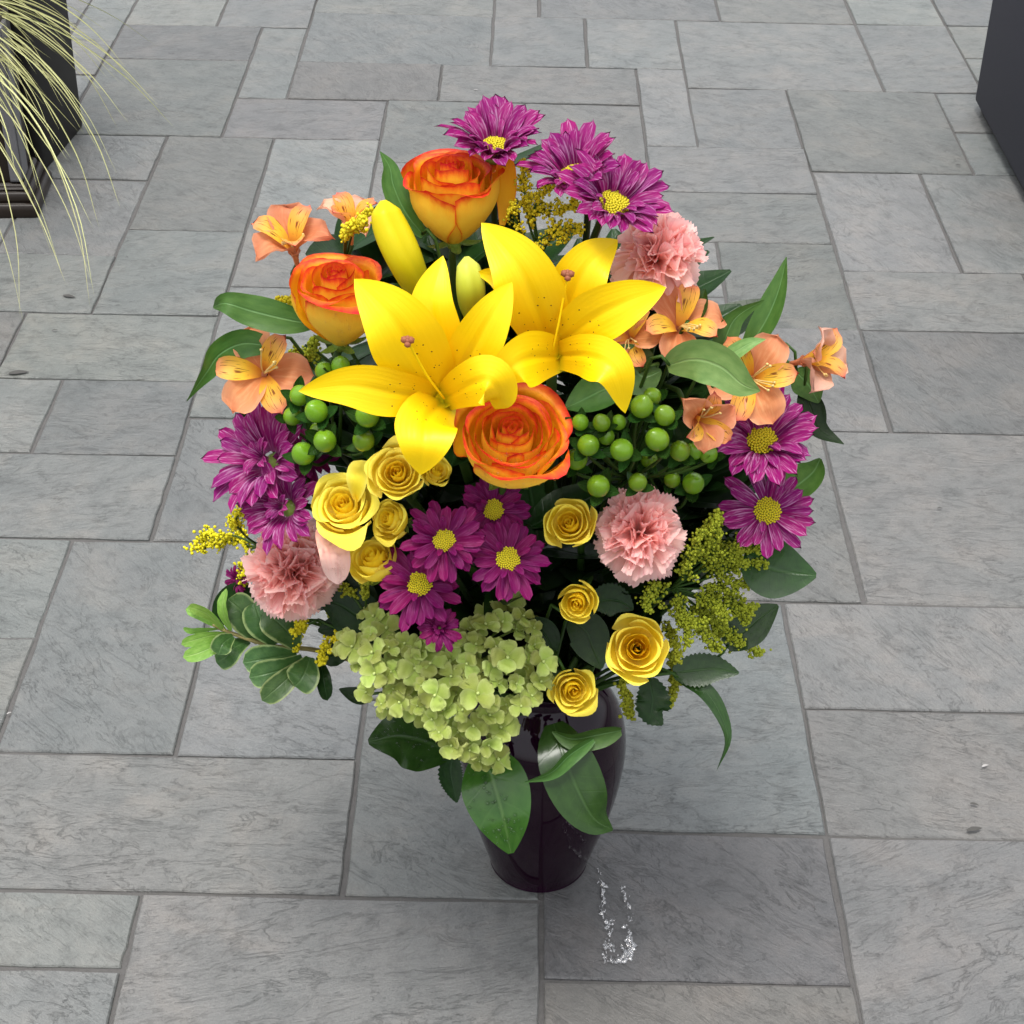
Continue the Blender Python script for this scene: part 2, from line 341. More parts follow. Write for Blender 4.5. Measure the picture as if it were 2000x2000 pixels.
MT = {
 'lily': make_lily_mat(), 'rose': make_rose_mat('rose_petal', False), 'heart': make_rose_mat('rose_heart', True),
 'yrose': make_petal('spray_rose_petal', [(0, (.94, .68, .03)), (.5, (.96, .77, .05)), (1, (.97, .82, .10))], edge=(.97, .85, .18)),
 'yheart': make_petal('spray_rose_heart', [(0, (.94, .62, .012)), (1, (.96, .76, .04))]),
 'mum': make_petal('mum_petal', [(0, (.40, .10, .28)), (.25, (.245, .008, .130)), (1, (.275, .009, .145))], streak=((.68, .40, .62), .62, 5.5), vein=14, rough=.42, val=.16, hue=.012),  # pale streaks are highlights along the petals, painted into the colour
 'mumd': make_petal('dark_mum_petal', [(0, (.20, .02, .12)), (.3, (.160, .004, .074)), (1, (.195, .005, .092))], streak=((.42, .10, .30), .38, 5.5), vein=14, rough=.42, val=.16, hue=.012),  # same painted highlight streaks, fainter on the deeper magenta
 'disc': plain('mum_disc', (.50, .42, .012), .6, .3),
 'carn': make_petal('carnation_petal', [(0, (.95, .50, .42)), (.6, (.96, .56, .50)), (1, (.97, .66, .62))], streak=((.80, .13, .20), .38, 18), val=.05, trans=.48),
 'carnp': make_petal('pale_carnation_petal', [(0, (.90, .40, .30)), (.6, (.92, .52, .44)), (1, (.94, .64, .60))], streak=((.80, .22, .26), .30, 8), val=.05),
 'alst': make_petal('alstroemeria_tepal', [(0, (.68, .22, .08)), (.5, (.74, .27, .11)), (1, (.78, .31, .16))], edge=(.84, .42, .26), vein=24, rough=.5, trans=.40, streak=((.86, .46, .22), .55, 9)),
 'alsp': make_petal('pale_alstroemeria_tepal', [(0, (.78, .34, .16)), (.5, (.84, .48, .32)), (1, (.86, .50, .38))], vein=24, rough=.5, trans=.40, streak=((.88, .58, .40), .5, 9)),
 'hyd': make_petal('hydrangea_sepal', [(0, (.32, .41, .085)), (.45, (.35, .43, .085)), (1, (.43, .49, .15))], edge=(.48, .53, .20), vein=22, rough=.5, val=.24, hue=.014),
 'hydb': plain('hydrangea_bead', (.42, .50, .16), .4),
 'berry': plain('berry_skin', (.125, .245, .010), .25, .4, .22, .03, 60, .15),
 'gold': plain('goldenrod_bud', (.58, .50, .014), .6, .2, .1, 0, 900),
 'golddk': plain('goldenrod_green_bud', (.30, .34, .022), .6, .2, .1, 0, 900),
 'stem': plain('stem_green', (.035, .075, .012), .5, .2, .1, .1, 150),
 'stemdk': plain('dark_stem', (.018, .032, .009), .5, .2, .1, .1, 150),
 'twig': plain('twig_brown', (.30, .26, .09), .5, .4, .05),
 'sepal': make_leaf('sepal_green', (.16, .25, .035), (.22, .32, .06), lat=3, vs=.1),
 'salal': make_leaf('glossy_leaf', (.016, .050, .008), (.026, .072, .012), vein=(.045, .105, .026), rough=.24, coat=.15, vs=.10),
 'salalb': make_leaf('broad_bright_leaf', (.026, .090, .010), (.042, .118, .016), vein=(.085, .17, .04), rough=.22, coat=.25, lat=4.5, vs=.16),
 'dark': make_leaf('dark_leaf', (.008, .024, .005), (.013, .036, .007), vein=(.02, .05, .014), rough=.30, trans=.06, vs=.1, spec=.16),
 'mid': make_leaf('alstroemeria_leaf', (.045, .115, .018), (.070, .155, .028), vein=(.13, .26, .09), rough=.38, lat=0.01, vs=0, trans=.22),
 'pale': make_leaf('pale_leaf', (.13, .25, .065), (.20, .33, .10), vein=(.24, .38, .14), rough=.42, lat=.01, vs=0, trans=.25),
 'pitt': make_leaf('rounded_shrub_leaf', (.034, .085, .020), (.055, .120, .030), vein=(.08, .15, .05), edge=(.22, .29, .11), rough=.36, lat=5, vs=.2),
 'pitty': make_leaf('young_shrub_leaf', (.16, .31, .045), (.24, .40, .075), vein=(.32, .45, .14), rough=.4, lat=4, vs=.2, trans=.28),
 'bud': make_petal('lily_bud', [(0, (.30, .32, .012)), (.35, (.50, .41, .006)), (1, (.62, .47, .010))], vein=8, rough=.4, trans=.12),
 'budg': make_petal('green_lily_bud', [(0, (.40, .46, .03)), (.5, (.48, .52, .04)), (1, (.56, .58, .10))], vein=8, rough=.4, trans=.12),
 'throat': plain('lily_throat', (.62, .52, .008), .5, .15), 'stigma': plain('stigma_brown', (.26, .085, .04), .6, .3), 'style': plain('style_yellow', (.93, .62, .004), .5, .15),
 'anther': plain('anther_tan', (.62, .45, .16), .6),
 'slate': make_slate(),
 'grout': plain('grout', (.088, .085, .082), .85, .3, 0, .6, 260),
 'black': plain('black_plastic', (.006, .0055, .005), .5, .25, 0, .06, 60),
 'navy': plain('dark_fabric', (.020, .020, .031), .65, .35, 0, .25, 420),
 'brown': plain('dark_brown_wood', (.014, .009, .006), .4, .3, 0, .08, 40),
 'greylit': plain('grey_lit_corner', (.12, .118, .125), .4, .5, 0, .1, 90),
 'scrap': plain('dry_scrap', (.060, .058, .054), .8, .3), 'chip': plain('white_chip', (.30, .29, .28), .6, .3),
 'soil': plain('potting_soil', (.03, .022, .015), .95, .2, 0, .8, 90),
 'straw': plain('grass_blade', (.36, .36, .15), .5, .4, .22, 0, 90),
}
def inner_alst():
    m, t, b = newmat('streaked_tepal'); c, u, l, v = uvs(t)
    col = ramp(t, l, [(0, (.70, .26, .05)), (.35, (.84, .50, .05)), (.72, (.84, .44, .10)), (.92, (.80, .27, .14)), (1, (.74, .14, .10))])
    s = noise(t, scaled(t, c.outputs['UV'], (24, 3.2, 1)), 1.0, 1, .4)
    f = mth(t, 'MULTIPLY', ramp(t, s, [(.60, (0, 0, 0)), (.655, (1, 1, 1))]), mth(t, 'MULTIPLY', mth(t, 'GREATER_THAN', l, .25), mth(t, 'LESS_THAN', l, .86)))
    col = mix(t, mth(t, 'MULTIPLY', f, .9), col, (.17, .035, .016))
    return finish_petal(m, t, b, vary(t, col, .06), .45, .35)
MT['alin'] = inner_alst()
m, t, b = newmat('dark_purple_glass')
b.inputs['Base Color'].default_value = (.020, .0010, .016, 1); b.inputs['Roughness'].default_value = .04
b.inputs['Transmission Weight'].default_value = .62; b.inputs['IOR'].default_value = 1.40; b.inputs['Specular IOR Level'].default_value = .22
MT['glass'] = m
m, t, b = newmat('water'); co = nd(t, 'ShaderNodeTexCoord').outputs['Object']
bn = nd(t, 'ShaderNodeBump', {'Height': noise(t, co, 150, 3), 'Strength': .6, 'Distance': .004})
gl = nd(t, 'ShaderNodeBsdfGlossy', {'Roughness': .10, 'Normal': bn.outputs[0], 'Color': (1, 1, 1, 1)}); tp = nd(t, 'ShaderNodeBsdfTransparent')
fz = nd(t, 'ShaderNodeFresnel', {'IOR': 1.33, 'Normal': bn.outputs[0]})
mx_ = nd(t, 'ShaderNodeMixShader', {0: mth(t, 'MULTIPLY_ADD', fz.outputs[0], 2.0, .22), 1: tp.outputs[0], 2: gl.outputs[0]})
t.links.new(mx_.outputs[0], t.nodes['Material Output'].inputs[0])
MT['water'] = m
m, t, b = newmat('dew'); gl = nd(t, 'ShaderNodeBsdfGlossy', {'Roughness': .05, 'Color': (1, 1, 1, 1)}); tp = nd(t, 'ShaderNodeBsdfTransparent')
fz = nd(t, 'ShaderNodeFresnel', {'IOR': 1.33}); mx_ = nd(t, 'ShaderNodeMixShader', {0: mth(t, 'MULTIPLY', fz.outputs[0], 1.2), 1: tp.outputs[0], 2: gl.outputs[0]})
t.links.new(mx_.outputs[0], t.nodes['Material Output'].inputs[0]); MT['dew'] = m

# ------------------------------------------------------------------ slate floor: one grout bed, every slab its own object
U = .1015; GX, GY = .185 * .203, .16 * .203
tiles = [(-6,14,-4,18),(-8,16,-6,18),(-8,14,-6,16),(-4,14,-2,18),(-6,12,-2,14),(-6,11,-4,12),(-6,9,-4,11),(-4,9,0,12),(-2,12,0,15),(-2,15,0,18),
 (0,11,3,13),(0,13,3,17),(0,9,3,11),(3,9,7,13),(3,13,6,15),(3,15,7,17),(4,17,8,21),(2,17,4,21),(3,21,5,24),(3,24,5,27),(1,25,3,27),(1,23,3,25),
 (5,21,8,24),(5,24,8,26),(5,26,7,30),(7,26,9,30),(5,30,8,34),(2,29,5,31),(2,27,5,29),(3,31,5,34),(2,31,3,35),(3,34,7,38),(7,34,9,38),(8,32,10,34),(8,30,10,32),
 (9,34,11,36),(9,36,11,38),(1,35,3,38),(-1,35,1,38),(-5,35,-1,38),(-5,33,-2,35),(-2,33,2,35),(-6,33,-5,37),(-6,31,-3,33),(-3,30,-1,33),(-1,30,2,33),
 (-9,31,-6,35),(-9,35,-6,37),(-7,37,-5,40),(-1,38,0,40),(-5,38,-1,40),(0,38,4,41),(4,38,7,42),(7,38,9,41),
 (-5,28,-3,31),(-7,27,-5,31),(-9,29,-7,31),(-9,26,-7,29),(-7,24,-5,27),(-9,24,-7,26),(-8,22,-5,24),(-12,22,-8,24),(-7,20,-5,22),(-10,20,-7,22),(-8,18,-5,20),(-11,18,-8,20),
 (-5,18,-2,21),(-5,21,-2,23),(-5,23,-2,25),(-5,25,-3,28)]
I0, I1, J0, J1 = -15, 15, 6, 50
occ = set()
good = []
for a in tiles:
    cells = [(i, j) for i in range(a[0], a[2]) for j in range(a[1], a[3])]
    cells = [c for c in cells if c not in occ]
    if len(cells) == (a[2] - a[0]) * (a[3] - a[1]): occ.update(cells); good.append(a)
trng = random.Random(3)
for j in range(J0, J1):
    for i in range(I0, I1):
        if (i, j) in occ: continue
        for wd, hh in trng.sample([(2, 3), (3, 2), (4, 2), (2, 2), (2, 4)], 5) + [(1, 2), (2, 1), (1, 1)]:
            cells = [(i + a, j + c) for a in range(wd) for c in range(hh)]
            if all(c not in occ and c[0] < I1 and c[1] < J1 for c in cells):
                occ.update(cells); good.append((i, j, i + wd, j + hh)); break
gx0, gx1, gy0, gy1 = GX + I0 * U, GX + I1 * U, GY + J0 * U, GY + J1 * U
FZ = -.0030
floor = obj('floor', mesh('floor', [(gx0, gy0, FZ), (gx1, gy0, FZ), (gx1, gy1, FZ), (gx0, gy1, FZ), (gx0, gy0, -.03), (gx1, gy0, -.03), (gx1, gy1, -.03), (gx0, gy1, -.03)],
      [(0, 1, 2, 3), (7, 6, 5, 4), (0, 4, 5, 1), (1, 5, 6, 2), (2, 6, 7, 3), (3, 7, 4, 0)], MT['grout'], smooth=False))
tag(floor, 'grey slate floor of rectangular slabs with pale grey joints', kind='structure')
TINT = {(0,11,3,13): (.74, .70, .74), (3,15,7,17): (.90, .87, .89), (3,13,6,15): (.93, .90, .90), (0,13,3,17): (.98, 1.03, 1.06), (-5,28,-3,31): (1.05, 1.06, 1.07), (0,9,3,11): (.93, .88, .85), (-1,35,1,38): (.90, .91, .93), (-4,14,-2,18): (.92, .94, .97)}  # bluish slab behind the vase carries wet sky reflection in its tint
gr = obj('ground', mesh('ground', [(-60, -60, -.032), (60, -60, -.032), (60, 60, -.032), (-60, 60, -.032)], [(0, 1, 2, 3)], MT['grout'], smooth=False))
tag(gr, 'plain grey ground around the paved floor', kind='structure')
def slab(a):
    g = lambda: trng.uniform(.0016, .0034); x0, x1 = a[0] * U + GX + g(), a[2] * U + GX - g(); y0, y1 = a[1] * U + GY + g(), a[3] * U + GY - g()
    cx, cy = (x0 + x1) / 2, (y0 + y1) / 2; hx, hy = (x1 - x0) / 2, (y1 - y0) / 2
    n = 7; ring = []
    def side(p, q):
        for k in range(n):
            f = k / n; jit = 0 if k == 0 else trng.uniform(-.0011, .0011)
            d = (q[0] - p[0], q[1] - p[1]); L = math.hypot(*d)
            ring.append((p[0] + d[0] * f - d[1] / L * jit, p[1] + d[1] * f + d[0] / L * jit))
    cs = [(-hx, -hy), (hx, -hy), (hx, hy), (-hx, hy)]
    cs = [(x + trng.uniform(-.0012, .0012), y + trng.uniform(-.0012, .0012)) for x, y in cs]
    for k in range(4): side(cs[k], cs[(k + 1) % 4])
    N = len(ring); top = trng.uniform(-.0008, .0014); tx, ty = trng.uniform(-.0022, .0022), trng.uniform(-.0022, .0022)
    V = []; c = .0014
    for sx, z in ((1, -.008), (1, -.0018), (0, 0)):
        for x, y in ring:
            kx = x - (math.copysign(c, x) if sx == 0 else 0) if abs(x) > hx - .003 else x
            ky = y - (math.copysign(c, y) if sx == 0 else 0) if abs(y) > hy - .003 else y
            V.append((kx, ky, z + (top + tx * x / hx * .4 + ty * y / hy * .4 if z > -.005 else 0)))
    F = [(r * N + k, r * N + (k + 1) % N, (r + 1) * N + (k + 1) % N, (r + 1) * N + k) for r in range(2) for k in range(N)]
    F.append(tuple(2 * N + k for k in range(N)))
    me = mesh('slate_tile', V, F, MT['slate'], smooth=False)
    o = obj('slate_tile', me, floor, Matrix.Translation((cx, cy, 0)))
    k = TINT.get(a, None) or (lambda q: (q * trng.uniform(.97, 1.03), q, q * trng.uniform(.97, 1.03)))(trng.uniform(.88, 1.04)); o.color = (*k, 1)
for a in good: slab(a)

# ------------------------------------------------------------------ boxes at the back: rounded box with a taper
def rbox(name, p, hx, hy, h, m, rz=0, taper=0.0, r=.02, z0=0.0, parent=None):
    prof = []
    N = 5
    for cx, cy, a0 in ((1, 1, 0), (-1, 1, 90), (-1, -1, 180), (1, -1, 270)):
        for k in range(N):
            a = math.radians(a0 + 90 * k / (N - 1)); prof.append((cx * (hx - r) + r * math.cos(a), cy * (hy - r) + r * math.sin(a)))
    V = []; n = len(prof)
    for z, s in ((0, 1 - .01), (.004, 1), (h - .01, 1 + taper), (h - .003, 1 + taper - .01), (h, 1 + taper - .035)):
        V += [(x * s, y * s, z) for x, y in prof]
    F = [(q * n + k, q * n + (k + 1) % n, (q + 1) * n + (k + 1) % n, (q + 1) * n + k) for q in range(4) for k in range(n)]
    F += [tuple(range(n))[::-1], tuple(4 * n + k for k in range(n))]
    return mesh(name, V, F, m, smooth=True)

# black planter at the left
p1, p2 = ground(80, 330), ground(161, 233)
d = (p2 - p1); L = d.length; d.normalize(); nrm = Vector((-d.y, d.x, 0))
cen = (p1 + p2) / 2 + nrm * L * .5
rz = math.atan2(d.y, d.x)
PL = root('planter', 'tall black square planter behind the arching grass at the left edge', 'planter', Matrix.Translation(cen) @ Matrix.Rotation(rz, 4, 'Z'))
obj('box', rbox('box', None, L / 2, L / 2, .62, MT['black'], r=.02), PL)
obj('rim', rbox('rim', None, L / 2 + .012, L / 2 + .012, .045, MT['black'], r=.02), PL, Matrix.Translation((0, 0, .60)))
# brown pedestal carrying the grass
pc = ground(64, 418)
PD = root('pedestal', 'dark brown pedestal with a stepped moulded base and sky-lit corner painted grey', 'pedestal', Matrix.Translation(pc + Vector((-.20, .080, 0))) @ Matrix.Rotation(math.radians(4), 4, 'Z'))
for z, e, h in ((0, .0, .024), (.024, -.010, .018), (.042, -.018, .012)):
    obj('moulding', rbox('moulding', None, .20 + e, .080 + e, h, MT['brown'], r=.004), PD, Matrix.Translation((0, 0, z)))
obj('column', rbox('column', None, .172, .052, .28, MT['brown'], r=.006), PD, Matrix.Translation((0, 0, .054)))
obj('lit_corner', rbox('lit_corner', None, .003, .022, .270, MT['greylit'], r=.001), PD, Matrix.Translation((.1745, -.026, .058)))  # grey here paints sky reflected on the pedestal's right face
obj('lit_corner', rbox('lit_corner', None, .010, .003, .270, MT['greylit'], r=.001), PD, Matrix.Translation((.166, -.0545, .058)))
# box at the right
q1, q2 = ground(1832, 196), ground(1945, 425)
RB = root('planter', 'large dark blue-black box with rounded corner at the right edge', 'box', Matrix.Translation(((q1.x + q2.x) / 2 + .26, q1.y - .38, 0)))
obj('body', rbox('body', None, .26, .38, .55, MT['navy'], r=.045, taper=.0, ), RB, Matrix.Translation((0, 0, .022)))
obj('plinth', rbox('plinth', None, .246, .366, .024, MT['black'], r=.03), RB)

# arching grass on the pedestal
gp = pc + Vector((-.235, .080, .334))
GR = root('ornamental_grass', 'straw yellow grass clump arching out over the slate from the left edge', 'grass', gp)
GP = root('grass_pot', 'low black pot holding the arching grass on the pedestal', 'pot', gp)
obj('pot_wall', lathe('pot_wall', [(.06, 0), (.085, .06), (.09, .065), (.083, .064), (.075, .05)], MT['black'], 32, False), GP)
obj('soil', lathe('soil', [(.001, .052), (.078, .050)], MT['soil'], 24), GP)
ends = [(330,242,.05),(300,200,.2),(262,165,.22),(224,245,.15),(245,235,.1),(160,255,.0),(150,250,-.02),(222,330,-.05),(228,395,-.08),(188,432,-.10),(177,432,-.10),(175,540,-.16),(170,580,-.16),(178,560,-.16),
 (118,520,-.12),(104,495,-.14),(45,612,-.2),(90,400,0),(112,245,0),(85,180,.03),(110,165,.03),(150,195,.06),(170,160,.1),(205,150,.15),(240,130,.2),(300,90,.3),(140,120,.1),(95,140,.1),
 (60,150,.06),(45,190,0),(55,250,-.03),(70,300,-.08),(30,330,-.10),(20,260,-.08),(120,205,0),(135,300,-.06),(190,290,-.02),(215,110,.2),(180,95,.2),(130,85,.18),(100,95,.1),(70,110,.08),(160,60,.2),(205,60,.25),(25,160,0),(10,210,-.05),(80,225,0),(65,80,.1),(125,40,.2),(45,120,.1)]
ends += [(x * rng.uniform(.55, 1.0), y * rng.uniform(.6, 1.0), do) for x, y, do in ends[::2]]
for k, (ex, ey, do) in enumerate(ends):
    g0 = gp + Vector((rng.uniform(-.045, .045), rng.uniform(-.045, .03), .05))
    rel = g0 - CAM; zc = rel.dot(Fv); gx, gy = (1000 + FPX * rel.dot(Rv) / zc) / K, (1000 - FPX * rel.dot(Uv) / zc) / K
    tg = rel.length; te = tg - .10 + do * .6
    while at(ex, ey, te).z < .012: te *= .985
    dx, dy = ex - gx, ey - gy; L = math.hypot(dx, dy); nx, ny = dy / L, -dx / L
    if ny > 0: nx, ny = -nx, -ny
    bow = rng.uniform(.07, .15) * L
    P = []
    for q in (.22, .5, .78):
        bb = bow * 4 * q * (1 - q) * (1.15 if q > .4 else .9)
        P.append(at(gx + dx * q + nx * bb, gy + dy * q + ny * bb, tg + (te - tg) * q))
    wd = rng.uniform(.0016, .0032)
    world_part('blade', ribbon('blade', [g0] + P + [at(ex, ey, te)], wd, MT['straw'], 'blade', .5, (0, rng.uniform(-60, 60)), nu=22, nv=3), GR)

# ------------------------------------------------------------------ vase
VS = root('vase', 'dark purple-black glass vase standing wet on the slate floor', 'vase', VB)
prof = [(.001, .000), (.046, .000), (.0505, .003), (.052, .008), (.0548, .018), (.0625, .045), (.0722, .080), (.0785, .112), (.0818, .140), (.0828, .158), (.0815, .178), (.0765, .200), (.0665, .219), (.0555, .232), (.0490, .240), (.0478, .247), (.0500, .254), (.0540, .258),
        (.0525, .2595), (.0475, .255), (.0445, .247), (.0455, .240), (.052, .230), (.063, .216), (.0725, .198), (.0775, .178), (.0785, .158), (.0778, .140), (.0745, .112), (.0682, .080), (.0585, .045), (.050, .022), (.040, .014), (.001, .012)]
pp = catmull([(r, 0, z) for r, z in prof], 110)
obj('glass_body', lathe('glass_body', [(max(.0005, q[0]), q[2]) for q in pp], MT['glass'], 72), VS)

# wet trickle running from the foot of the vase
wv = random.Random(5)
V = []; F = []
def blob(px, py, r, sx=1.0, sy=1.0, h=.0012):
    c = ground(px, py); o = len(V); k = 9; ph = wv.uniform(0, 6)
    rr = [r * (1 + .35 * math.sin(2 * a + ph) + wv.uniform(-.2, .2)) for a in range(k)]
    V.append((c.x, c.y, .0022 + h))
    for s, z in ((.6, .0022 + h * .7), (1.0, .0016)):
        for j in range(k):
            a = 2 * math.pi * j / k; V.append((c.x + rr[j] * s * sx * math.cos(a), c.y + rr[j] * s * sy * math.sin(a), z))
    for j in range(k):
        F.append((o, o + 1 + j, o + 1 + (j + 1) % k)); F.append((o + 1 + j, o + 1 + k + j, o + 1 + k + (j + 1) % k, o + 1 + (j + 1) % k))
def streak(pts, r):
    C = catmull([(x, y, 0) for x, y in pts], 46)
    for x, y, _ in C:
        if wv.random() < .66: blob(x + wv.gauss(0, 3.2), y + wv.gauss(0, 3.5), r * wv.choice([.25, .35, .5, .7, 1.1]) * .00048, wv.uniform(.7, 1.3), wv.uniform(.8, 2.2))
streak([(1128, 1650), (1138, 1690), (1140, 1730), (1150, 1752)], 4.5)
streak([(1172, 1672), (1182, 1700), (1190, 1740)], 3.5)
streak([(1140, 1700), (1135, 1720), (1148, 1750), (1158, 1740)], 3)
streak([(1178, 1748), (1190, 1780), (1186, 1805), (1165, 1815)], 6)
streak([(1184, 1765), (1190, 1795), (1172, 1812)], 6.5)
streak([(1180, 1790), (1184, 1806), (1170, 1816)], 5)
streak([(1150, 1812), (1160, 1818), (1172, 1808)], 2.5)
streak([(1160, 1795), (1150, 1785), (1140, 1790)], 3)
streak([(1150, 1752), (1144, 1790), (1142, 1815)], 3)
WT = obj('water', mesh('water', V, F, MT['water'])); tag(WT, 'glinting wet trickle on the slate beside the foot of the vase', kind='structure')

# scraps on the floor
def scrap(px, py, L, ang, label, m='scrap'):
    c = ground(px, py); c.z = .0028
    a = math.radians(ang); d = Vector((math.cos(a), math.sin(a), 0)) * L * .5
    r_ = root('leaf_scrap' if m == 'scrap' else 'stone_chip', label, 'scrap' if m == 'scrap' else 'chip', c)
    world_part('flake', ribbon('flake', [c - d, c + Vector((0, 0, .0008)), c + d], L * .36, MT[m], 'leaf', .12, nref=(0, 0, 1), nu=7, nv=5), r_)
scrap(131, 562, .022, -15, 'dark curled leaf scrap on the slate below the grass tips')
scrap(104, 626, .010, 10, 'tiny dark scrap on the slate just below the curled leaf scrap')
scrap(36, 706, .030, 12, 'long thin dark scrap on the slate near the left edge')
scrap(1808, 314, .010, -20, 'small dark scrap on the pale slab near the dark box')
scrap(1773, 962, .008, 0, 'small round dark scrap on the wide slab right of the bouquet')
scrap(1838, 1568, .018, 14, 'flat oval dark scrap on the slab at the right edge')
scrap(1838, 1521, .010, -20, 'tiny dark scrap above the oval scrap at the right')
scrap(1858, 1448, .009, 25, 'pale brown flake on the right hand slab', 'chip')
scrap(898, 172, .009, -10, 'white chip on the slab behind the top purple flower', 'chip')
scrap(18, 1349, .006, 30, 'white chip in the joint at the left edge', 'chip')

# ------------------------------------------------------------------ flower builders
def rose_petals(n, H, seed, hn=6, lip=.3, op=1.0, heartm='heart', outm='rose', zin=.0):
    r = random.Random(seed); out = []
    for k in range(n):
        f = k / (n - 1); phi = k * 2.3999 + r.uniform(-.25, .25)
        inner = k < hn
        rt = (.06 + .90 * f ** 1.05) * (op if f > .3 else 1)
        A = 2.1 - 1.05 * min(1, f * 1.2)
        zt = zin * (1 - f) + (.02 if inner else -.06 * f) + r.uniform(-.04, .04)
        rb = .10 + .08 * f; rm = max(rt * 1.0, .06)
        li = lip * max(0, f - .30) / .7 * r.uniform(.7, 1.3)
        nu, nv = 11, 15; V = []; uv = []; ph = r.uniform(0, 6)
        sp = .07 * (1 + f)
        for i in range(nu):
            u = i / (nu - 1)
            for j in range(nv):
                v = 2 * j / (nv - 1) - 1
                ue = u * (1 - .20 * abs(v) ** 3.2)
                a = phi + v * A * (.55 + .45 * min(1, u * 1.8))
                s = math.sin(min(1, ue / .72) * math.pi / 2)
                rad = rb + (rm - rb) * s ** .8
                if inner: rad *= 1 - .25 * max(0, ue - .6)
                else: rad *= 1 + .10 * math.sin(math.pi * min(1, ue / .9)) * (1 - f * .3)
                e = max(0, (ue - .72) / .28)
                curl = li * (1 + .5 * math.cos(2.2 * v + ph) + .25 * math.sin(5 * v + ph))
                rad += curl * e * e * .9
                z = -H + (H + zt) * (1 - (1 - min(1, ue)) ** 1.25) - curl * e ** 3 * .55
                rad *= 1 + sp * v * .5
                rad += .018 * math.sin(7 * v + ph) * u * u; z += .022 * math.sin(5 * v + 2 * ph) * u * u
                V.append((rad * math.cos(a), rad * math.sin(a), z)); uv.append(((v + 1) / 2, u))
        F = [q[::-1] for q in grid_faces(nu, nv)]
        out.append(mesh('petal', V, F, MT[heartm if inner else outm], uv))
    return out
def flat_petal(L, W, prof, r0, rise, cup, m, groove=0, ruf=0, nu=9, nv=5, seed=0, side=0, twist=0):
    V = []; uv = []; r = random.Random(seed); ph = r.uniform(0, 6)
    for i in range(nu):
        u = i / (nu - 1); h = W / 2 * PROF[prof](.03 + u * .97); rr = r0 + (L - r0) * u
        for j in range(nv):
            v = 2 * j / (nv - 1) - 1
            z = rise(u) + cup * v * v * h - groove * math.cos(v * math.pi * 1.5) * u * (1 - u) * 2 + ruf * math.sin(4 * u * 3 + v * 3 + ph) * u
            x = v * h + side * u * u
            z += twist * v * u * h
            V.append((x, rr - (.04 * L * v * v * u if u > .9 else 0), z)); uv.append(((v + 1) / 2, u))
    return mesh('petal', V, grid_faces(nu, nv), m, uv)

ICO = None
def ico():
    global ICO
    if ICO is None:
        import bmesh
        bm = bmesh.new(); bmesh.ops.create_icosphere(bm, subdivisions=1, radius=1)
        bm.verts.ensure_lookup_table(); ICO = ([np.array(v.co) for v in bm.verts], [[v.index for v in f.verts] for f in bm.faces]); bm.free()
    return ICO
def beads(name, items, m, squash=1.0):
    V = []; F = []; iv, jf = ico()
    for p, r in items:
        o = len(V); p = np.array(p)
        V += [p + v * r for v in iv]; F += [[o + q for q in f] for f in jf]
    return mesh(name, V, F, m)
def sphere(name, m, rx=1, rz=1, k=20, n=12, tip=0):
    prof = []
    for i in range(n + 1):
        a = -math.pi / 2 + math.pi * i / n
        r = rx * math.cos(a); z = rz * math.sin(a) * (1 if math.sin(a) < 0 else 1 + tip * max(0, math.sin(a)) ** 6)
        prof.append((max(.0008, r), z))
    return lathe(name, prof, m, k)

# --- roses
SEPAL = flat_petal(.62, .22, 'lance', .10, lambda u: -.05 - .25 * u + .35 * u * u, .5, MT['sepal'], seed=1)
HIP = sphere('calyx', MT['sepal'], .17, .16)
def rose(name, label, cat, x, y, R, sx, sy, spin, off, petals, H, group, stem=True, t=None):
    t = (t or tsurf(x, y)) - off; mx = facing(x, y, t, sx, sy, spin, R * mpp(t))
    o = root(name, label, cat, mx, group)
    for me in petals: obj('petal', me, o)
    cx = obj('calyx', HIP, o, Matrix.Translation((0, 0, -H - .06)))
    for k in range(5): obj('sepal', SEPAL, o, Matrix.Translation((0, 0, -H)) @ Matrix.Rotation(k * 1.2566 + .3, 4, 'Z'))
    if stem: world_part('stem', tube('stem', stem_pts(mx, -H - .1), .0030, .0032, MT['stem']), o)
    return o
G3 = 'large bicoloured roses'
rose('rose', 'tall orange-red rose with yellow base, highest rose under the top purple flower', 'rose', 851, 318, 93, -.06, 1.75, .5, .02, rose_petals(20, 1.66, 11, 8, .22, .98, zin=.16), 1.66, G3)
rose('rose', 'orange and red rose left of the lilies, tilted with pale yellow underside', 'rose', 633, 518, 92, -.12, 1.75, 2.1, .03, rose_petals(19, 1.60, 23, 8, .25, 1.0, zin=.14), 1.60, G3)
rose('rose', 'wide open orange rose in the middle below the lilies with dewy red rims', 'rose', 965, 808, 107, .10, .80, 2.3, .035, rose_petals(24, 1.20, 37, 10, .20, 1.04, zin=.10), 1.20, G3)
PY = [rose_petals(18, 1.1, 51, 7, .26, 1.02, 'yheart', 'yrose'), rose_petals(18, 1.2, 64, 7, .32, 1.0, 'yheart', 'yrose'), rose_petals(15, 1.25, 77, 6, .18, .95, 'yheart', 'yrose', .1), rose_petals(17, 1.1, 91, 8, .20, 1.0, 'yheart', 'yrose', .05), rose_petals(14, 1.25, 133, 7, .12, .92, 'yheart', 'yrose', .15)]
GY_ = 'yellow spray roses'
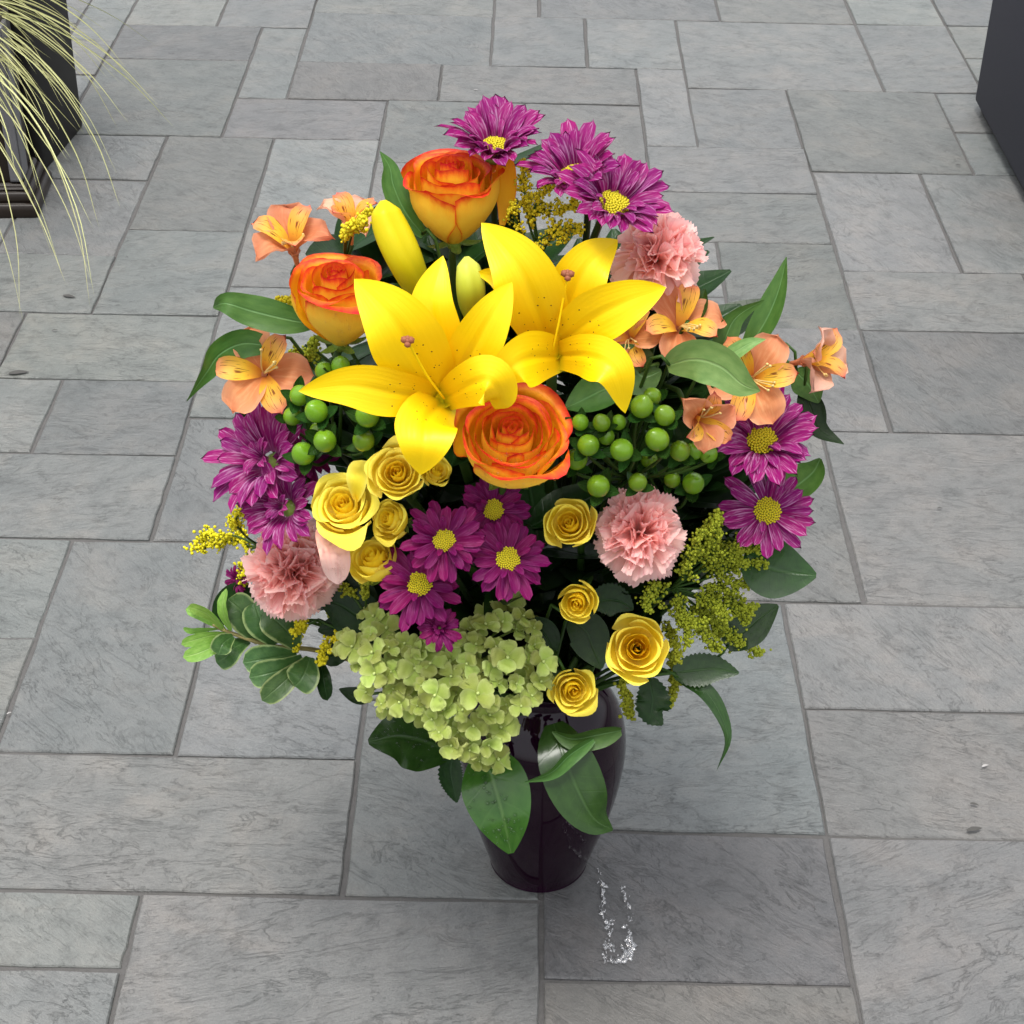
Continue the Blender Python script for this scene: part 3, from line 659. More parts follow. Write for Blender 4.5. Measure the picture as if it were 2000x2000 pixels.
for x, y, R, sx, sy, sp, of, v, lb in (
 (748, 888, 54, -.10, .25, .2, .045, 0, 'open yellow spray rose right under the lowest lily petal'),
 (644, 946, 60, -.25, .45, 1.6, .040, 1, 'plump yellow spray rose with one upright petal, beside the left green berries'),
 (728, 978, 42, -.80, .25, 2.2, .030, 2, 'small yellow spray rose turned left against the dark purple petals'),
 (700, 1046, 54, -.45, .75, 3.3, .035, 4, 'yellow spray rose between the smooth pink petal and purple daisies'),
 (826, 886, 32, .30, .50, .9, .000, 2, 'half hidden golden rosebud between lily tip and big orange rose'),
 (1072, 984, 50, -.15, .25, 5.1, .005, 3, 'loose yellow spray rose left of the lower pink carnation'),
 (1087, 1140, 44, -.15, -.30, .7, .015, 4, 'round yellow rosebud with green sepals in the dark gap'),
 (1203, 1222, 62, .02, .05, 3.2, .045, 3, 'largest yellow spray rose, fully open beside the green-gold sprays'),
 (1083, 1305, 47, .15, -.25, 2.9, .040, 2, 'lowest yellow rosebud just above the vase shoulder')):
    rose('spray_rose', lb, 'rose', x, y, R, sx, sy, sp, of, PY[v], (1.1, 1.2, 1.25, 1.1, 1.25)[v], GY_)
# upright petal on the plump spray rose, side petal of the highest rose
o = bpy.data.objects['spray_rose.001']; t0 = tsurf(668, 905) - .02
world_part('petal', ribbon('petal', [at(672, 945, t0), at(676, 905, t0 - .012), at(682, 868, t0)], 44 * mpp(t0), MT['yrose'], 'obov', .35, (35, 10)), o)
o = bpy.data.objects['rose']; t0 = tsurf(950, 390) + .02
world_part('petal', ribbon('petal', [at(948, 425, t0), at(955, 375, t0), at(950, 318, t0 - .01), at(940, 300, t0 - .03)], 44 * mpp(t0), MT['heart'], 'obov', .3, (20, -10)), o)

# --- purple daisies
def rise_fn(a, b, c=0): return lambda u: a * u - b * u * u + c * u ** 3
DP = {}
for key, mk in (('a', 'mum'), ('d', 'mumd')):
    DP[key] = [[flat_petal(1.10 - .04 * q, .27 + .03 * (q % 2), 'obov', .12, rise_fn(up + .06 * q, up * .85 + .05 * q), .35, MT[mk], .02, .012, 9, 7, q, .05 * (q - 1.5), .25 * (q - 1.5)) for q in range(4)] for up in (.18, .50, .95)]
DISC = []
for sq in range(2):
    it = []
    for k in range(110):
        rr = .27 * math.sqrt(k / 110); a = k * 2.39996; it.append(((rr * math.cos(a), rr * math.sin(a), .15 + .06 * (1 - (rr / .27) ** 2)), .028))
    DISC.append(beads('disc', it, MT['disc']))
DBASE = sphere('calyx', MT['sepal'], .22, .16)
def daisy(label, x, y, R, sx, sy, spin, off, up, key, n=30, disc=True, inner=6, group='purple daisy mums', t=None, lift=0.0):
    t = (t or tsurf(x, y)) - off; mx = facing(x, y, t, sx, sy, spin, R * mpp(t))
    o = root('daisy_mum', label, 'flower', mx, group); r = random.Random(int(x * 7 + y))
    for k in range(n):
        lay = k % 2; a = 2 * math.pi * (k + r.uniform(-.32, .32)) / n
        s = r.uniform(.86, 1.06) * (1 - .10 * lay)
        b0 = .20 * min(1, lift * 3)
        mxp = Matrix.Translation((0, 0, .03 * lay)) @ Matrix.Rotation(a, 4, 'Z') @ Matrix.Translation((0, b0 + .05, 0)) @ Matrix.Rotation(r.uniform(-.10, .16) + .12 * lay + lift, 4, 'X') @ Matrix.Translation((0, -b0 * .6 - .05, 0)) @ Matrix.Rotation(r.uniform(-.25, .25), 4, 'Y') @ Matrix.Scale(s, 4)
        obj('petal', DP[key][up][r.randrange(4)], o, mxp)
    for k in range(inner):
        a = r.uniform(0, 6.28)
        obj('petal', DP[key][min(2, up + 1)][r.randrange(4)], o, Matrix.Rotation(a, 4, 'Z') @ Matrix.Translation((0, .17 if disc else .02, .08)) @ Matrix.Rotation(.75, 4, 'X') @ Matrix.Scale(r.uniform(.40, .55), 4))
    if disc: obj('disc', DISC[0], o)
    obj('calyx', DBASE, o, Matrix.Translation((0, 0, -.04 if disc else -.16)))
    world_part('stem', tube('stem', stem_pts(mx, -.08), .0028, .0030, MT['stemdk']), o)
    return o
daisy('topmost purple daisy, seen from the side behind the highest rose', 934, 288, 104, .03, 1.25, .1, .0, 1, 'a', 36, lift=.58)
daisy('purple daisy with tall upright petals, left of the pair at the top', 1086, 342, 108, -.25, 1.15, .4, .01, 1, 'a', 30, lift=.60)
daisy('purple daisy leaning right above the upper pink carnation', 1154, 394, 112, .42, .90, .7, .03, 1, 'a', 34, lift=.42)
daisy('purple daisy facing left at the left edge, its centre in shadow', 510, 872, 112, -.75, .35, .9, .0, 1, 'a', 28, False, 12, lift=.35)
daisy('small purple daisy above the left pink carnation', 542, 958, 86, -.60, .10, .3, .02, 1, 'a', 24, False, 12, lift=.35)
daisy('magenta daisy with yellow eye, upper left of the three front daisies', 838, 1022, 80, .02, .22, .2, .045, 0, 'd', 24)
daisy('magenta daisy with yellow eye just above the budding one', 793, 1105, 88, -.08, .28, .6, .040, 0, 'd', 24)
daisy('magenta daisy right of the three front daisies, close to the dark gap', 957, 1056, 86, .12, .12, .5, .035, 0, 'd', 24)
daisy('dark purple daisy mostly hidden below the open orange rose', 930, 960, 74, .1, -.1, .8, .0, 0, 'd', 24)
daisy('purple daisy under the orange alstroemerias on the right', 1436, 838, 108, .10, .55, .35, .02, 1, 'a', 34, lift=.38)
daisy('purple daisy with sparse petals and bright eye at the far right', 1447, 965, 94, .10, .10, .15, .035, 0, 'a', 21, inner=2)
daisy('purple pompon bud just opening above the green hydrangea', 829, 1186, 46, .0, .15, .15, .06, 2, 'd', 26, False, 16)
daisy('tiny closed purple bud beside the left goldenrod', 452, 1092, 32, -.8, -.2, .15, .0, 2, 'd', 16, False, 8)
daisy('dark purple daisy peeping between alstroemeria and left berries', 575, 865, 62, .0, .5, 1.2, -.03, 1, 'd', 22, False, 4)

# --- carnations
def carn_petals(outer, seed, m):
    r = random.Random(seed); nu, nv = 12, 33; V = []; uv = []
    amp = (.13 if outer else .20); fr = r.uniform(1.3, 2.2); ph = r.uniform(0, 6); p2 = r.uniform(0, 6); hw = r.uniform(.62, .78) if outer else r.uniform(.50, .68)
    bend = r.uniform(.30, .50) if outer else r.uniform(-.05, .28)
    for i in range(nu):
        u = i / (nu - 1)
        for j in range(nv):
            v = 2 * j / (nv - 1) - 1
            L = 1 - .20 * abs(v) ** 2.2 + .05 * math.sin(3.1 * v + p2)
            z = u * L; x = v * hw * (.10 + .90 * u ** 1.35)
            y = amp * math.sin(fr * v * math.pi + ph + 1.2 * u) * u ** 1.8 + .055 * math.sin(11 * v + p2 + 2 * u) * u ** 3
            x *= 1 - .10 * amp * 5 * u * u
            if i == nu - 1: z += (.028 if j % 2 else -.028) * r.uniform(.3, 1.6)
            y += bend * u ** 2.5
            z -= abs(bend) * .45 * u ** 4
            V.append((x, y, z)); uv.append(((v + 1) / 2, u))
    return mesh('petal', V, grid_faces(nu, nv), m, uv)
CI = [carn_petals(False, 100 + k, MT['carn']) for k in range(6)]; CO = [carn_petals(True, 200 + k, MT['carnp']) for k in range(4)]
def carnation(label, x, y, R, sx, sy, spin, off, stretch=1.0, n=34, seed=0, droop=0):
    t = tsurf(x, y) - off; mx = facing(x, y, t, sx, sy, spin, R * mpp(t))
    o = root('carnation', label, 'flower', mx, 'pink carnations'); r = random.Random(seed)
    for k in range(n):
        f = (k + .5) / n; out = f > .72
        a = k * 2.39996 + r.uniform(-.3, .3); tilt = math.radians(4 + 74 * f ** 1.0 + r.uniform(-7, 7) + (14 if out else 0))
        me = (CO if out else CI)[r.randrange(4 if out else 6)]
        s = (.86 + .16 * f) * r.uniform(.92, 1.06) * (1.02 if out else 1)
        mm = Matrix.Diagonal((1, stretch, 1, 1)) @ Matrix.Translation((0, 0, -.50 + (.0 if out else .06))) @ Matrix.Rotation(a, 4, 'Z') @ Matrix.Rotation(-tilt, 4, 'X') @ Matrix.Rotation(r.uniform(-.3, .3), 4, 'Z') @ Matrix.Scale(s, 4)
        obj('petal', me, o, mm)
    cal = obj('calyx', sphere('calyx', MT['sepal'], .17, .38), o, Matrix.Translation((0, 0, -.72)))
    world_part('stem', tube('stem', stem_pts(mx, -1.0), .0026, .0028, MT['stem']), o)
    return o
carnation('pale pink carnation at the upper right below the purple pair', 1250, 468, 98, .28, .62, .2, .01, 1.0, seed=1)
carnation('pink carnation with streaked frills at right centre under the berries', 1205, 998, 98, -.02, .22, 1.2, .02, .95, seed=2)
carnation('large salmon pink carnation at the lower left', 546, 1075, 96, -.22, .05, 0.0, .01, 1.16, 36, seed=3)
t0 = tsurf(628, 1045) - .055
PK = root('loose_petal', 'smooth pale pink petal covered in droplets beside the large carnation', 'petal', at(628, 1000, t0))
pm = ribbon('petal_blade', [at(612, 985, t0 + .02), at(622, 1010, t0 - .004), at(632, 1050, t0 - .010), at(636, 1102, t0 + .006)], 60 * mpp(t0), MT['carnp'], 'square', -.16, (14, -8), nu=22, nv=13, ruf=.03, rf=1.2)
world_part('petal_blade', pm, PK)

# --- alstroemeria
AO = [flat_petal(1, .78, 'obov', .06, rise_fn(.85, .62 + .1 * q), .62, MT['alst'], 0, .075, 11, 9, q, .04, .2 * (q - 1)) for q in range(3)]
AOP = [flat_petal(1, .74, 'obov', .06, rise_fn(.85, .62 + .1 * q), .62, MT['alsp'], 0, .075, 11, 9, q, .04, .2 * (q - 1)) for q in range(3)]
AI = [flat_petal(.98, .46, 'obov', .06, rise_fn(.95, .60 + .08 * q), .5, MT['alin'], 0, .02, 11, 7, q + 5, -.03, .1) for q in range(3)]
FUN = lathe('funnel', [(.02, -.34), (.05, -.30), (.06, -.12), (.09, .0), (.13, .06)], MT['alst'], 16)
def alstro(label, x, y, R, sx, sy, spin, off, pale=False, tight=0.0, t=None):
    t = (t or tsurf(x, y)) - off; mx = facing(x, y, t, sx, sy, spin, 1.15 * R * mpp(t))
    o = root('alstroemeria', label, 'flower', mx, 'peach alstroemerias'); r = random.Random(int(x + y * 3))
    for k in range(3):
        obj('tepal', (AOP if pale else AO)[k], o, Matrix.Rotation(k * 2.094 + r.uniform(-.15, .15), 4, 'Z') @ Matrix.Rotation(.12 + tight + r.uniform(-.15, .15), 4, 'X'))
        obj('streaked_tepal', AI[k], o, Matrix.Translation((0, 0, .03)) @ Matrix.Rotation(k * 2.094 + 1.047 + r.uniform(-.12, .12), 4, 'Z') @ Matrix.Rotation(.16 + tight + r.uniform(-.15, .15), 4, 'X'))
    obj('funnel', FUN, o)
    for k in range(5):
        a = r.uniform(-.9, .9) - 1.57; e = (.32 * math.cos(a), .42 * math.sin(a), .62 + r.uniform(-.1, .1))
        st = obj('stamen', tube('stamen', [(0, 0, 0), (e[0] * .35, e[1] * .25, .34), e], .016, .013, MT['alin' if 0 else 'anther'], 8, 5), o)
        obj('anther', beads('anther', [(e, .035), ((e[0], e[1], e[2] + .04), .030)], MT['anther']), st)
    world_part('stem', tube('stem', stem_pts(mx, -.32), .0022, .0026, MT['stem']), o)
    return o
alstro('peach alstroemeria standing upright left of the tilted rose', 556, 478, 80, -.25, 1.1, .3, -.01, False, .35)
alstro('pale peach alstroemeria turned away behind the tall lily bud', 662, 440, 68, -.1, 1.6, 1.5, -.03, True, .3)
alstro('peach alstroemeria at the left edge in front of a dark leaf', 500, 706, 84, -.25, .10, 2.5, .0)
alstro('deep orange alstroemeria under the upper carnation', 1280, 622, 78, .15, .55, .9, .0)
alstro('orange alstroemeria half covered by the right lily petal', 1190, 640, 62, -.30, .20, .4, -.01)
alstro('peach alstroemeria nodding above the right green berries', 1312, 785, 68, .55, -.35, 2.9, .02, False, .35)
alstro('orange alstroemeria crossed by a pale leaf on the right', 1418, 715, 84, .05, .02, 1.65, .02)
alstro('pale orange alstroemeria pointing right at the outer edge', 1512, 682, 76, 1.3, .25, .7, .02, True, .4)

# --- lilies: each tepal follows its midrib in the photograph
def lily(label, cx, cy, pet, stig, off):
    t0 = tsurf(cx, cy) - off
    o = root('lily', label, 'flower', at(cx, cy, t0 + .02), 'yellow lilies')
    for (pts, wd, cup, tw, ruf) in pet:
        P3 = [at(x, y, t0 - q) for x, y, q in pts]
        world_part('tepal', ribbon('tepal', P3, wd * mpp(t0), MT['lily'], 'lily', cup, tw, ruf=ruf, rf=1.6, nu=26, nv=21, seed=wd, groove=.13), o)
    b0 = at(cx, cy, t0 + .012); e = at(stig[0], stig[1], t0 - stig[2]); d = (e - b0)
    st = world_part('style', tube('style', [b0, b0 + d * .5 + Uv * -.003, e], .0008, .0009, MT['style'], 10, 8), o)
    r = Rv * mpp(t0) * 8; u = Uv * mpp(t0) * 8
    it = [(e + r * .75 + u * .15, .0030), (e - r * .75 + u * .25, .0030), (e - u * .8, .0028), (e, .0028), (e + u * .5, .0026)]
    V = beads('stigma', [(Vector(p) - o.matrix_basis.translation, q) for p, q in it], MT['stigma'])
    obj('stigma', V, o)
    mxf = facing(cx, cy + 4, t0 + .026, .0, .25, 0, 17 * mpp(t0)); th_ = lathe('throat', [(.02, -.8), (.35, -.5), (.7, 0), (1.0, .75)], MT['throat'], 24); th_.transform(mxf); world_part('throat', th_, o)
    ob = at(cx, cy + 12, t0 + .10)
    world_part('stem', tube('stem', [at(cx, cy + 4, t0 + .046), b0 * .6 + ob * .4, (ob + MOUTH) / 2, MOUTH, VB + Vector((0, 0, .03))], .004, .005, MT['stem']), o)
lily('left yellow lily with six open petals, overlapping the middle orange rose', 838, 752, [
  ([(838, 748, -.03), (828, 660, .000), (815, 570, .014), (836, 482, .004)], 98, .20, (0, 0), .02),
  ([(838, 750, -.03), (885, 672, .005), (925, 600, .020), (966, 532, .018)], 96, .22, (-8, -4), .02),
  ([(832, 750, -.03), (785, 672, .012), (738, 598, .030), (668, 526, .022)], 140, .16, (8, 4), .02),
  ([(832, 752, -.03), (745, 742, .012), (660, 728, .026), (563, 738, .018)], 92, .20, (6, 10), .02),
  ([(836, 756, -.03), (808, 790, .010), (800, 838, .024), (794, 896, .010)], 118, .10, (0, 0), .02),
  ([(834, 754, -.03), (880, 728, .022), (922, 718, .040), (944, 748, .026), (934, 772, .006)], 94, .05, (0, 10), .02)], (769, 643, .036), .055)
lily('right yellow lily behind the other, its lower petal drooping', 1042, 664, [
  ([(1032, 655, -.03), (985, 580, -.01), (945, 528, .00), (898, 514, -.008)], 52, .3, (0, 20), .03),
  ([(1042, 655, -.03), (1072, 575, -.006), (1110, 500, .004), (1166, 452, -.012)], 108, .18, (-5, -5), .02),
  ([(1038, 656, -.03), (1012, 580, .004), (975, 498, .018), (908, 420, .002)], 128, .16, (5, 5), .02),
  ([(1044, 658, -.03), (1110, 606, .010), (1180, 570, .024), (1257, 542, .014)], 104, .20, (-6, -10), .02),
  ([(1062, 672, -.03), (1012, 674, .010), (970, 690, .026), (938, 728, .016)], 106, .15, (5, 25), .02),
  ([(1046, 672, -.03), (1108, 672, .016), (1160, 700, .030), (1180, 780, .010)], 88, .12, (-10, 10), .02)], (1071, 518, .016), .035)
def lbud(label, pts, w_, m, dt):
    t0 = tsurf(*pts[0][:2]) + dt
    C = catmull([at(x, y, t0 - q) for x, y, q in pts], 26); o = root('lily_bud', label, 'bud', Vector(C[0]), 'lily buds')
    T = np.gradient(C, axis=0); V = []; uv = []; k = 24
    for i in range(26):
        u = i / 25; T[i] /= np.linalg.norm(T[i]); a = np.cross(T[i], np.array(Fv)); a /= np.linalg.norm(a); b = np.cross(T[i], a)
        h = (.42 + .58 * math.sin(math.pi * min(1, u * .8 + .12))) * min(1, (1 - u) * 6 + .12) ** .6 * w_ * mpp(t0) / 2
        for j in range(k):
            p = 2 * math.pi * j / k; rr = h * (1 - .20 * abs(math.cos(1.5 * p)) ** 10)
            V.append(C[i] + rr * (math.cos(p) * a + math.sin(p) * b)); uv.append((j / k, u))
    F = [(i * k + j, i * k + (j + 1) % k, (i + 1) * k + (j + 1) % k, (i + 1) * k + j) for i in range(25) for j in range(k)] + [tuple(25 * k + j for j in range(k))]
    world_part('bud_body', mesh('bud_body', V, F, m, uv), o)
    world_part('stem', tube('stem', [Vector(C[0]), Vector(C[0]) * .6 + MOUTH * .4, MOUTH], .003, .004, MT['stem']), o)
lbud('tall closed yellow lily bud left of the highest rose', [(795, 560, -.02), (762, 490, .0), (733, 425, .0), (722, 378, .0)], 74, MT['bud'], -.02)
lbud('short yellow-green lily bud between the two lilies', [(890, 590, -.02), (886, 540, .0), (880, 484, .0)], 58, MT['budg'], -.02)

# --- green berries
BERRY = sphere('berry', MT['berry'], 1, 1.08, 22, 14, .20)
TIP = beads('tip', [((0, 0, 1.16), .10)], MT['stigma'])
BS = flat_petal(1.95, 1.15, 'leaf', .1, lambda u: -1.05 + .9 * u * u, .3, MT['salal'], seed=3)
def berries(label, pts, hub):
    t0 = tsurf(*hub) + .06; hb = at(hub[0], hub[1], t0)
    o = root('berry_sprig', label, 'berries', hb, 'green berry sprigs'); r = random.Random(hub[0])
    for x, y, R, of in pts:
        t = tsurf(x, y) - .02 - of; mx = facing(x, y, t, r.uniform(-.5, .5), r.uniform(.1, .9), r.uniform(0, 6), R * mpp(t))
        loc = o.matrix_basis.inverted() @ mx
        bo = obj('berry', BERRY, o, loc)
        obj('tip', TIP, bo)
        for k in range(4): obj('sepal', BS, bo, Matrix.Rotation(k * 1.571 + r.uniform(-.3, .3), 4, 'Z') @ Matrix.Rotation(r.uniform(-.3, .25), 4, 'X'))
        p = mx @ Vector((0, 0, -1)); z = (mx.to_3x3() @ Vector((0, 0, 1))).normalized()
        world_part('stalk', tube('stalk', [p, p - z * .012 + (hb - p) * .15, (p + hb) / 2 - Vector((0, 0, .008)), hb], .0011, .0016, MT['stem'], 8, 5), o)
    world_part('stem', tube('stem', [hb, (hb + MOUTH) / 2, MOUTH, VB + Vector((0, 0, .03))], .0022, .003, MT['stemdk']), o)
berries('cluster of glossy green berries left of the lilies', [(597,776,22,.015),(693,784,23,.02),(613,832,22,.02),(686,831,21,.015),(572,856,22,.012),(643,690,18,-.01),(612,700,18,-.01),(566,746,20,0),(552,785,18,-.005),(600,812,16,-.01)], (640, 850))
berries('cluster of glossy green berries right of the open orange rose', [(1095,797,16,0),(1135,798,17,.005),(1167,797,15,-.002),(1211,767,22,.015),(1254,784,20,.02),(1240,829,23,.02),(1144,824,16,0),(1110,840,21,.012),(1173,849,22,.018),(1283,851,20,.008),(1309,850,18,.0),(1336,856,18,.005),(1088,866,21,-.015),(1129,917,22,.01),(1203,910,18,.012),(1230,748,18,-.005)], (1190, 900))
berries('shaded green berries deep below the right cluster', [(1308, 912, 21, -.03), (1268, 905, 16, -.04), (1225, 868, 16, -.04)], (1270, 960))

# --- green hydrangea head
HS = [flat_petal(1, .98, 'obov', .05, rise_fn(.30 + .06 * q, .22 + .10 * q), -.15 + .20 * q, MT['hyd'], 0, .10, 8, 9, 30 + q, 0, .15 * (q - 1)) for q in range(4)]
HB = beads('floret', [((0, 0, .12), .10), ((.05, .02, .10), .07)], MT['hydb'])
poly = [(655,1235),(690,1150),(728,1160),(770,1195),(835,1210),(900,1175),(905,1140),(965,1140),(1010,1175),(1046,1245),(1020,1330),(985,1350),(945,1330),(945,1432),(890,1442),(838,1408),(790,1340),(700,1330)]
def inside(x, y):
    c = False; n = len(poly)
    for i in range(n):
        (x1, y1), (x2, y2) = poly[i], poly[(i + 1) % n]
        if (y1 > y) != (y2 > y) and x < (x2 - x1) * (y - y1) / (y2 - y1) + x1: c = not c
    return c
t0 = tsurf(850, 1270)
HC = at(850, 1280, t0 + .02)
HY = root('hydrangea', 'lime green hydrangea head spilling over the front of the vase', 'flower', HC)
hr = random.Random(12); cand = []
for tr in range(6000):
    x, y = hr.uniform(650, 1050), hr.uniform(1135, 1445)
    if inside(x, y) and all((x - a) ** 2 + (y - b_) ** 2 > 28 ** 2 for a, b_ in cand): cand.append((x, y))
for lay in (0, 1):
    for (x, y) in cand:
        if lay and hr.random() < .30: continue
        ex, ey = (x - 855) / 215, (y - 1275) / 175; q = max(0, 1 - ex * ex - ey * ey)
        t = t0 - .065 * math.sqrt(q) + .005 - hr.uniform(-.012, .014) + (.024 if lay else 0)
        xx, yy = x + hr.uniform(-12, 12) * lay, y + hr.uniform(-12, 12) * lay
        R = hr.choice([22, 26, 29, 33, 38]) * hr.uniform(.88, 1.05)
        mx = facing(xx, yy, t, ex * .9 + hr.uniform(-.5, .5), -ey * .6 + .25 + hr.uniform(-.5, .5), hr.uniform(0, 1.6), R * mpp(t))
        fo = obj('floret', HB, HY, HY.matrix_basis.inverted() @ mx)
        for k in range(4): obj('sepal', HS[hr.randrange(4)], fo, Matrix.Translation((0, 0, .03 * (k % 2))) @ Matrix.Rotation(k * 1.571 + hr.uniform(-.12, .12), 4, 'Z') @ Matrix.Rotation(hr.uniform(-.35, .60), 4, 'X') @ Matrix.Scale(hr.uniform(.86, 1.08), 4))
V = []; F = []
for (x, y) in cand[::2]:
    p = at(x, y, t0 + .0); a, b_ = tube_data([HC + Vector((0, .01, -.01)), (HC + p) / 2 + Vector((0, .01, 0)), p], .0012, .0010, 6, 5, len(V)); V += a; F += b_
world_part('stalks', mesh('stalks', V, F, MT['sepal']), HY)['kind'] = 'stuff'
world_part('stem', tube('stem', [HC, (HC + MOUTH) / 2, MOUTH, VB + Vector((0, 0, .03))], .004, .005, MT['stem']), HY)

# --- goldenrod
def goldenrod(label, base, strokes, m='gold', off=.0, dens=1.0, br=3.6, spread=21):
    t0 = tsurf(*base) + .04; b0 = at(base[0], base[1], t0); r = random.Random(base[0] + base[1])
    o = root('goldenrod_spray', label, 'filler flower', b0, 'goldenrod sprays')
    V = []; F = []; items = []
    for st in strokes:
        t1 = tsurf(st[-1][0], st[-1][1]) - off
        n = len(st); P = [at(x, y, t0 + (t1 - t0) * ((i + 1) / n) ** .6) for i, (x, y) in enumerate(st)]
        pts = [b0] + P; C = catmull(pts, 30)
        a, b_ = tube_data(pts, .0012, .0005, 12, 5, len(V)); V += a; F += b_
        L = sum(math.dist(st[i], st[i + 1]) for i in range(n - 1)); ms = mpp(t1)
        nb = max(8, int(L / 4.2 * dens))
        s0 = 30 / (len(pts) - 1)                                # the part after the first given point bears branchlets
        for k in range(nb):
            i = min(29, int(s0 + (29 - s0) * (k + r.random()) / nb)); f = (i - s0) / max(1, 29 - s0)
            c = Vector(C[i]); T = Vector(C[min(29, i + 1)] - C[max(0, i - 1)]).normalized()
            d = Vector((r.gauss(0, 1), r.gauss(0, 1), r.gauss(0, 1) + .5)); d = (d - T * d.dot(T)).normalized()
            ln = spread * (1.15 - .75 * f) * r.uniform(.5, 1.2) * ms
            e = c + d * ln + T * ln * .7
            a, b_ = tube_data([c, (c + e) / 2 + T * ln * .05, e], .0005, .0003, 4, 4, len(V)); V += a; F += b_
            for q in range(11):
                g = .15 + .85 * q / 10; pp_ = c + (e - c) * g + Vector((r.gauss(0, 1), r.gauss(0, 1), r.gauss(0, 1))) * 3.6 * ms
                items.append((pp_, br * ms * r.uniform(.55, 1.1)))
    world_part('branchlets', mesh('branchlets', V, F, MT['stem']), o)['kind'] = 'stuff'
    bb = obj('buds', beads('buds', [(Vector(p) - b0, q) for p, q in items], MT[m]), o); bb['kind'] = 'stuff'
    world_part('stem', tube('stem', [b0, (b0 + MOUTH) / 2, MOUTH, VB + Vector((0, 0, .03))], .0020, .0028, MT['stem']), o)
goldenrod('yellow goldenrod reaching out at the left edge above the carnation', (490, 1030), [[(470, 1030), (430, 1020), (358, 1040)], [(462, 1010), (445, 985), (455, 965)], [(470, 1040), (466, 1070), (460, 1105)], [(440, 1010), (400, 1010), (375, 1020)]], off=.0)
goldenrod('goldenrod standing between the highest rose and the purple pair', (1020, 480), [[(1000, 430), (990, 370), (985, 300)], [(1005, 410), (1020, 370), (1035, 345)], [(1040, 450), (1070, 430), (1098, 435)], [(985, 440), (968, 405), (965, 390)], [(1010, 400), (1060, 400), (1085, 375)], [(1010, 460), (1040, 440), (1060, 455)]], 'gold', .0)
goldenrod('broad olive goldenrod at the right below the sparse purple daisy', (1265, 1110), [[(1310, 1060), (1335, 1010), (1360, 965)], [(1320, 1080), (1380, 1050), (1440, 1030)], [(1330, 1110), (1390, 1100), (1432, 1098)], [(1330, 1130), (1390, 1150), (1425, 1150)], [(1320, 1150), (1370, 1200), (1438, 1235)], [(1300, 1150), (1330, 1200), (1360, 1225)], [(1250, 1110), (1235, 1110), (1220, 1125)], [(1290, 1140), (1290, 1180), (1300, 1215)], [(1320, 1060), (1370, 1040), (1400, 1065)], [(1310, 1120), (1350, 1140), (1370, 1170)], [(1330, 1060), (1350, 1020), (1345, 985)], [(1290, 1090), (1300, 1050), (1330, 1000)], [(1350, 1060), (1390, 1040), (1400, 1010)], [(1310, 1140), (1350, 1180), (1400, 1215)], [(1320, 1130), (1380, 1130), (1410, 1175)], [(1280, 1120), (1280, 1160), (1330, 1180)], [(1240, 1130), (1225, 1140), (1215, 1150)], [(1340, 1090), (1400, 1070), (1445, 1065)]], 'golddk', .02, 1.25)
goldenrod('few yellow goldenrod florets lying over the far right daisy', (1400, 1030), [[(1420, 1010), (1450, 1000), (1490, 975)], [(1425, 1005), (1440, 990), (1470, 990)]], 'gold', .055, .9, 4.6, 9)
goldenrod('goldenrod drooping right of the largest spray rose', (1225, 1230), [[(1262, 1230), (1275, 1280), (1262, 1330)], [(1180, 1280), (1182, 1320), (1188, 1355)], [(1250, 1190), (1270, 1210), (1280, 1250)]], 'golddk', .02, 1.0, 4.2, 11)
goldenrod('small goldenrod tufts under the large salmon carnation', (600, 1170), [[(580, 1180), (560, 1200), (556, 1226)], [(620, 1200), (610, 1230), (606, 1250)], [(580, 1170), (568, 1180), (550, 1195)], [(640, 1190), (640, 1210), (628, 1235)]], 'gold', .02, 1.1, 4.0, 10)
goldenrod('goldenrod tip in front of the pale alstroemeria', (650, 500), [[(655, 450), (670, 425), (700, 398)], [(650, 455), (655, 435), (660, 425)], [(665, 440), (680, 430), (690, 420)]], 'gold', .04, 1.2, 4.4, 10)
goldenrod('goldenrod half hidden below the tilted rose', (630, 690), [[(610, 675), (580, 668), (552, 665)], [(600, 670), (570, 680), (556, 690)], [(600, 665), (590, 650), (600, 640)]], 'golddk', -.02, 1.2, 4.0, 10)
goldenrod('goldenrod tip above the curled leaf on the left', (590, 600), [[(570, 580), (545, 568), (520, 565)]], 'gold', -.03, 1.0, 4.0, 7)
goldenrod('dark goldenrod in the shade below the left yellow roses', (690, 1160), [[(670, 1130), (650, 1110), (630, 1110)], [(690, 1130), (690, 1100), (710, 1090)], [(660, 1150), (640, 1150), (620, 1160)]], 'golddk', -.05, 1.1, 4.2, 12)

# --- leaves
def leaf(label, pts, wd, m, prof='leaf', cup=.15, tw=(0, 0), dt=0.0, ruf=0, fold=0, serr=0, cat='leaf', nu=20, t=None, stem=True, rf=3, group=None):
    t0 = (t if t else tsurf(pts[0][0], pts[0][1])) + dt
    P3 = [at(p[0], p[1], t0 - (p[2] if len(p) > 2 else 0)) for p in pts]
    o = root('leaf', label, cat, P3[0], group)
    world_part('leaf_blade', ribbon('leaf_blade', P3, wd * mpp(t0), MT[m], prof, cup, tw, ruf=ruf, fold=fold, serr=serr, nu=nu, nv=11, rf=rf), o)
    if stem:
        T = (P3[0] - P3[1]).normalized(); q = P3[0] + T * .02
        world_part('leaf_stalk', tube('leaf_stalk', [P3[0] + (P3[1] - P3[0]) * .1, q, q * .5 + MOUTH * .5 + Vector((0, .01, 0)), MOUTH], .0013, .002, MT['stem'], 8, 5), o)
    return o
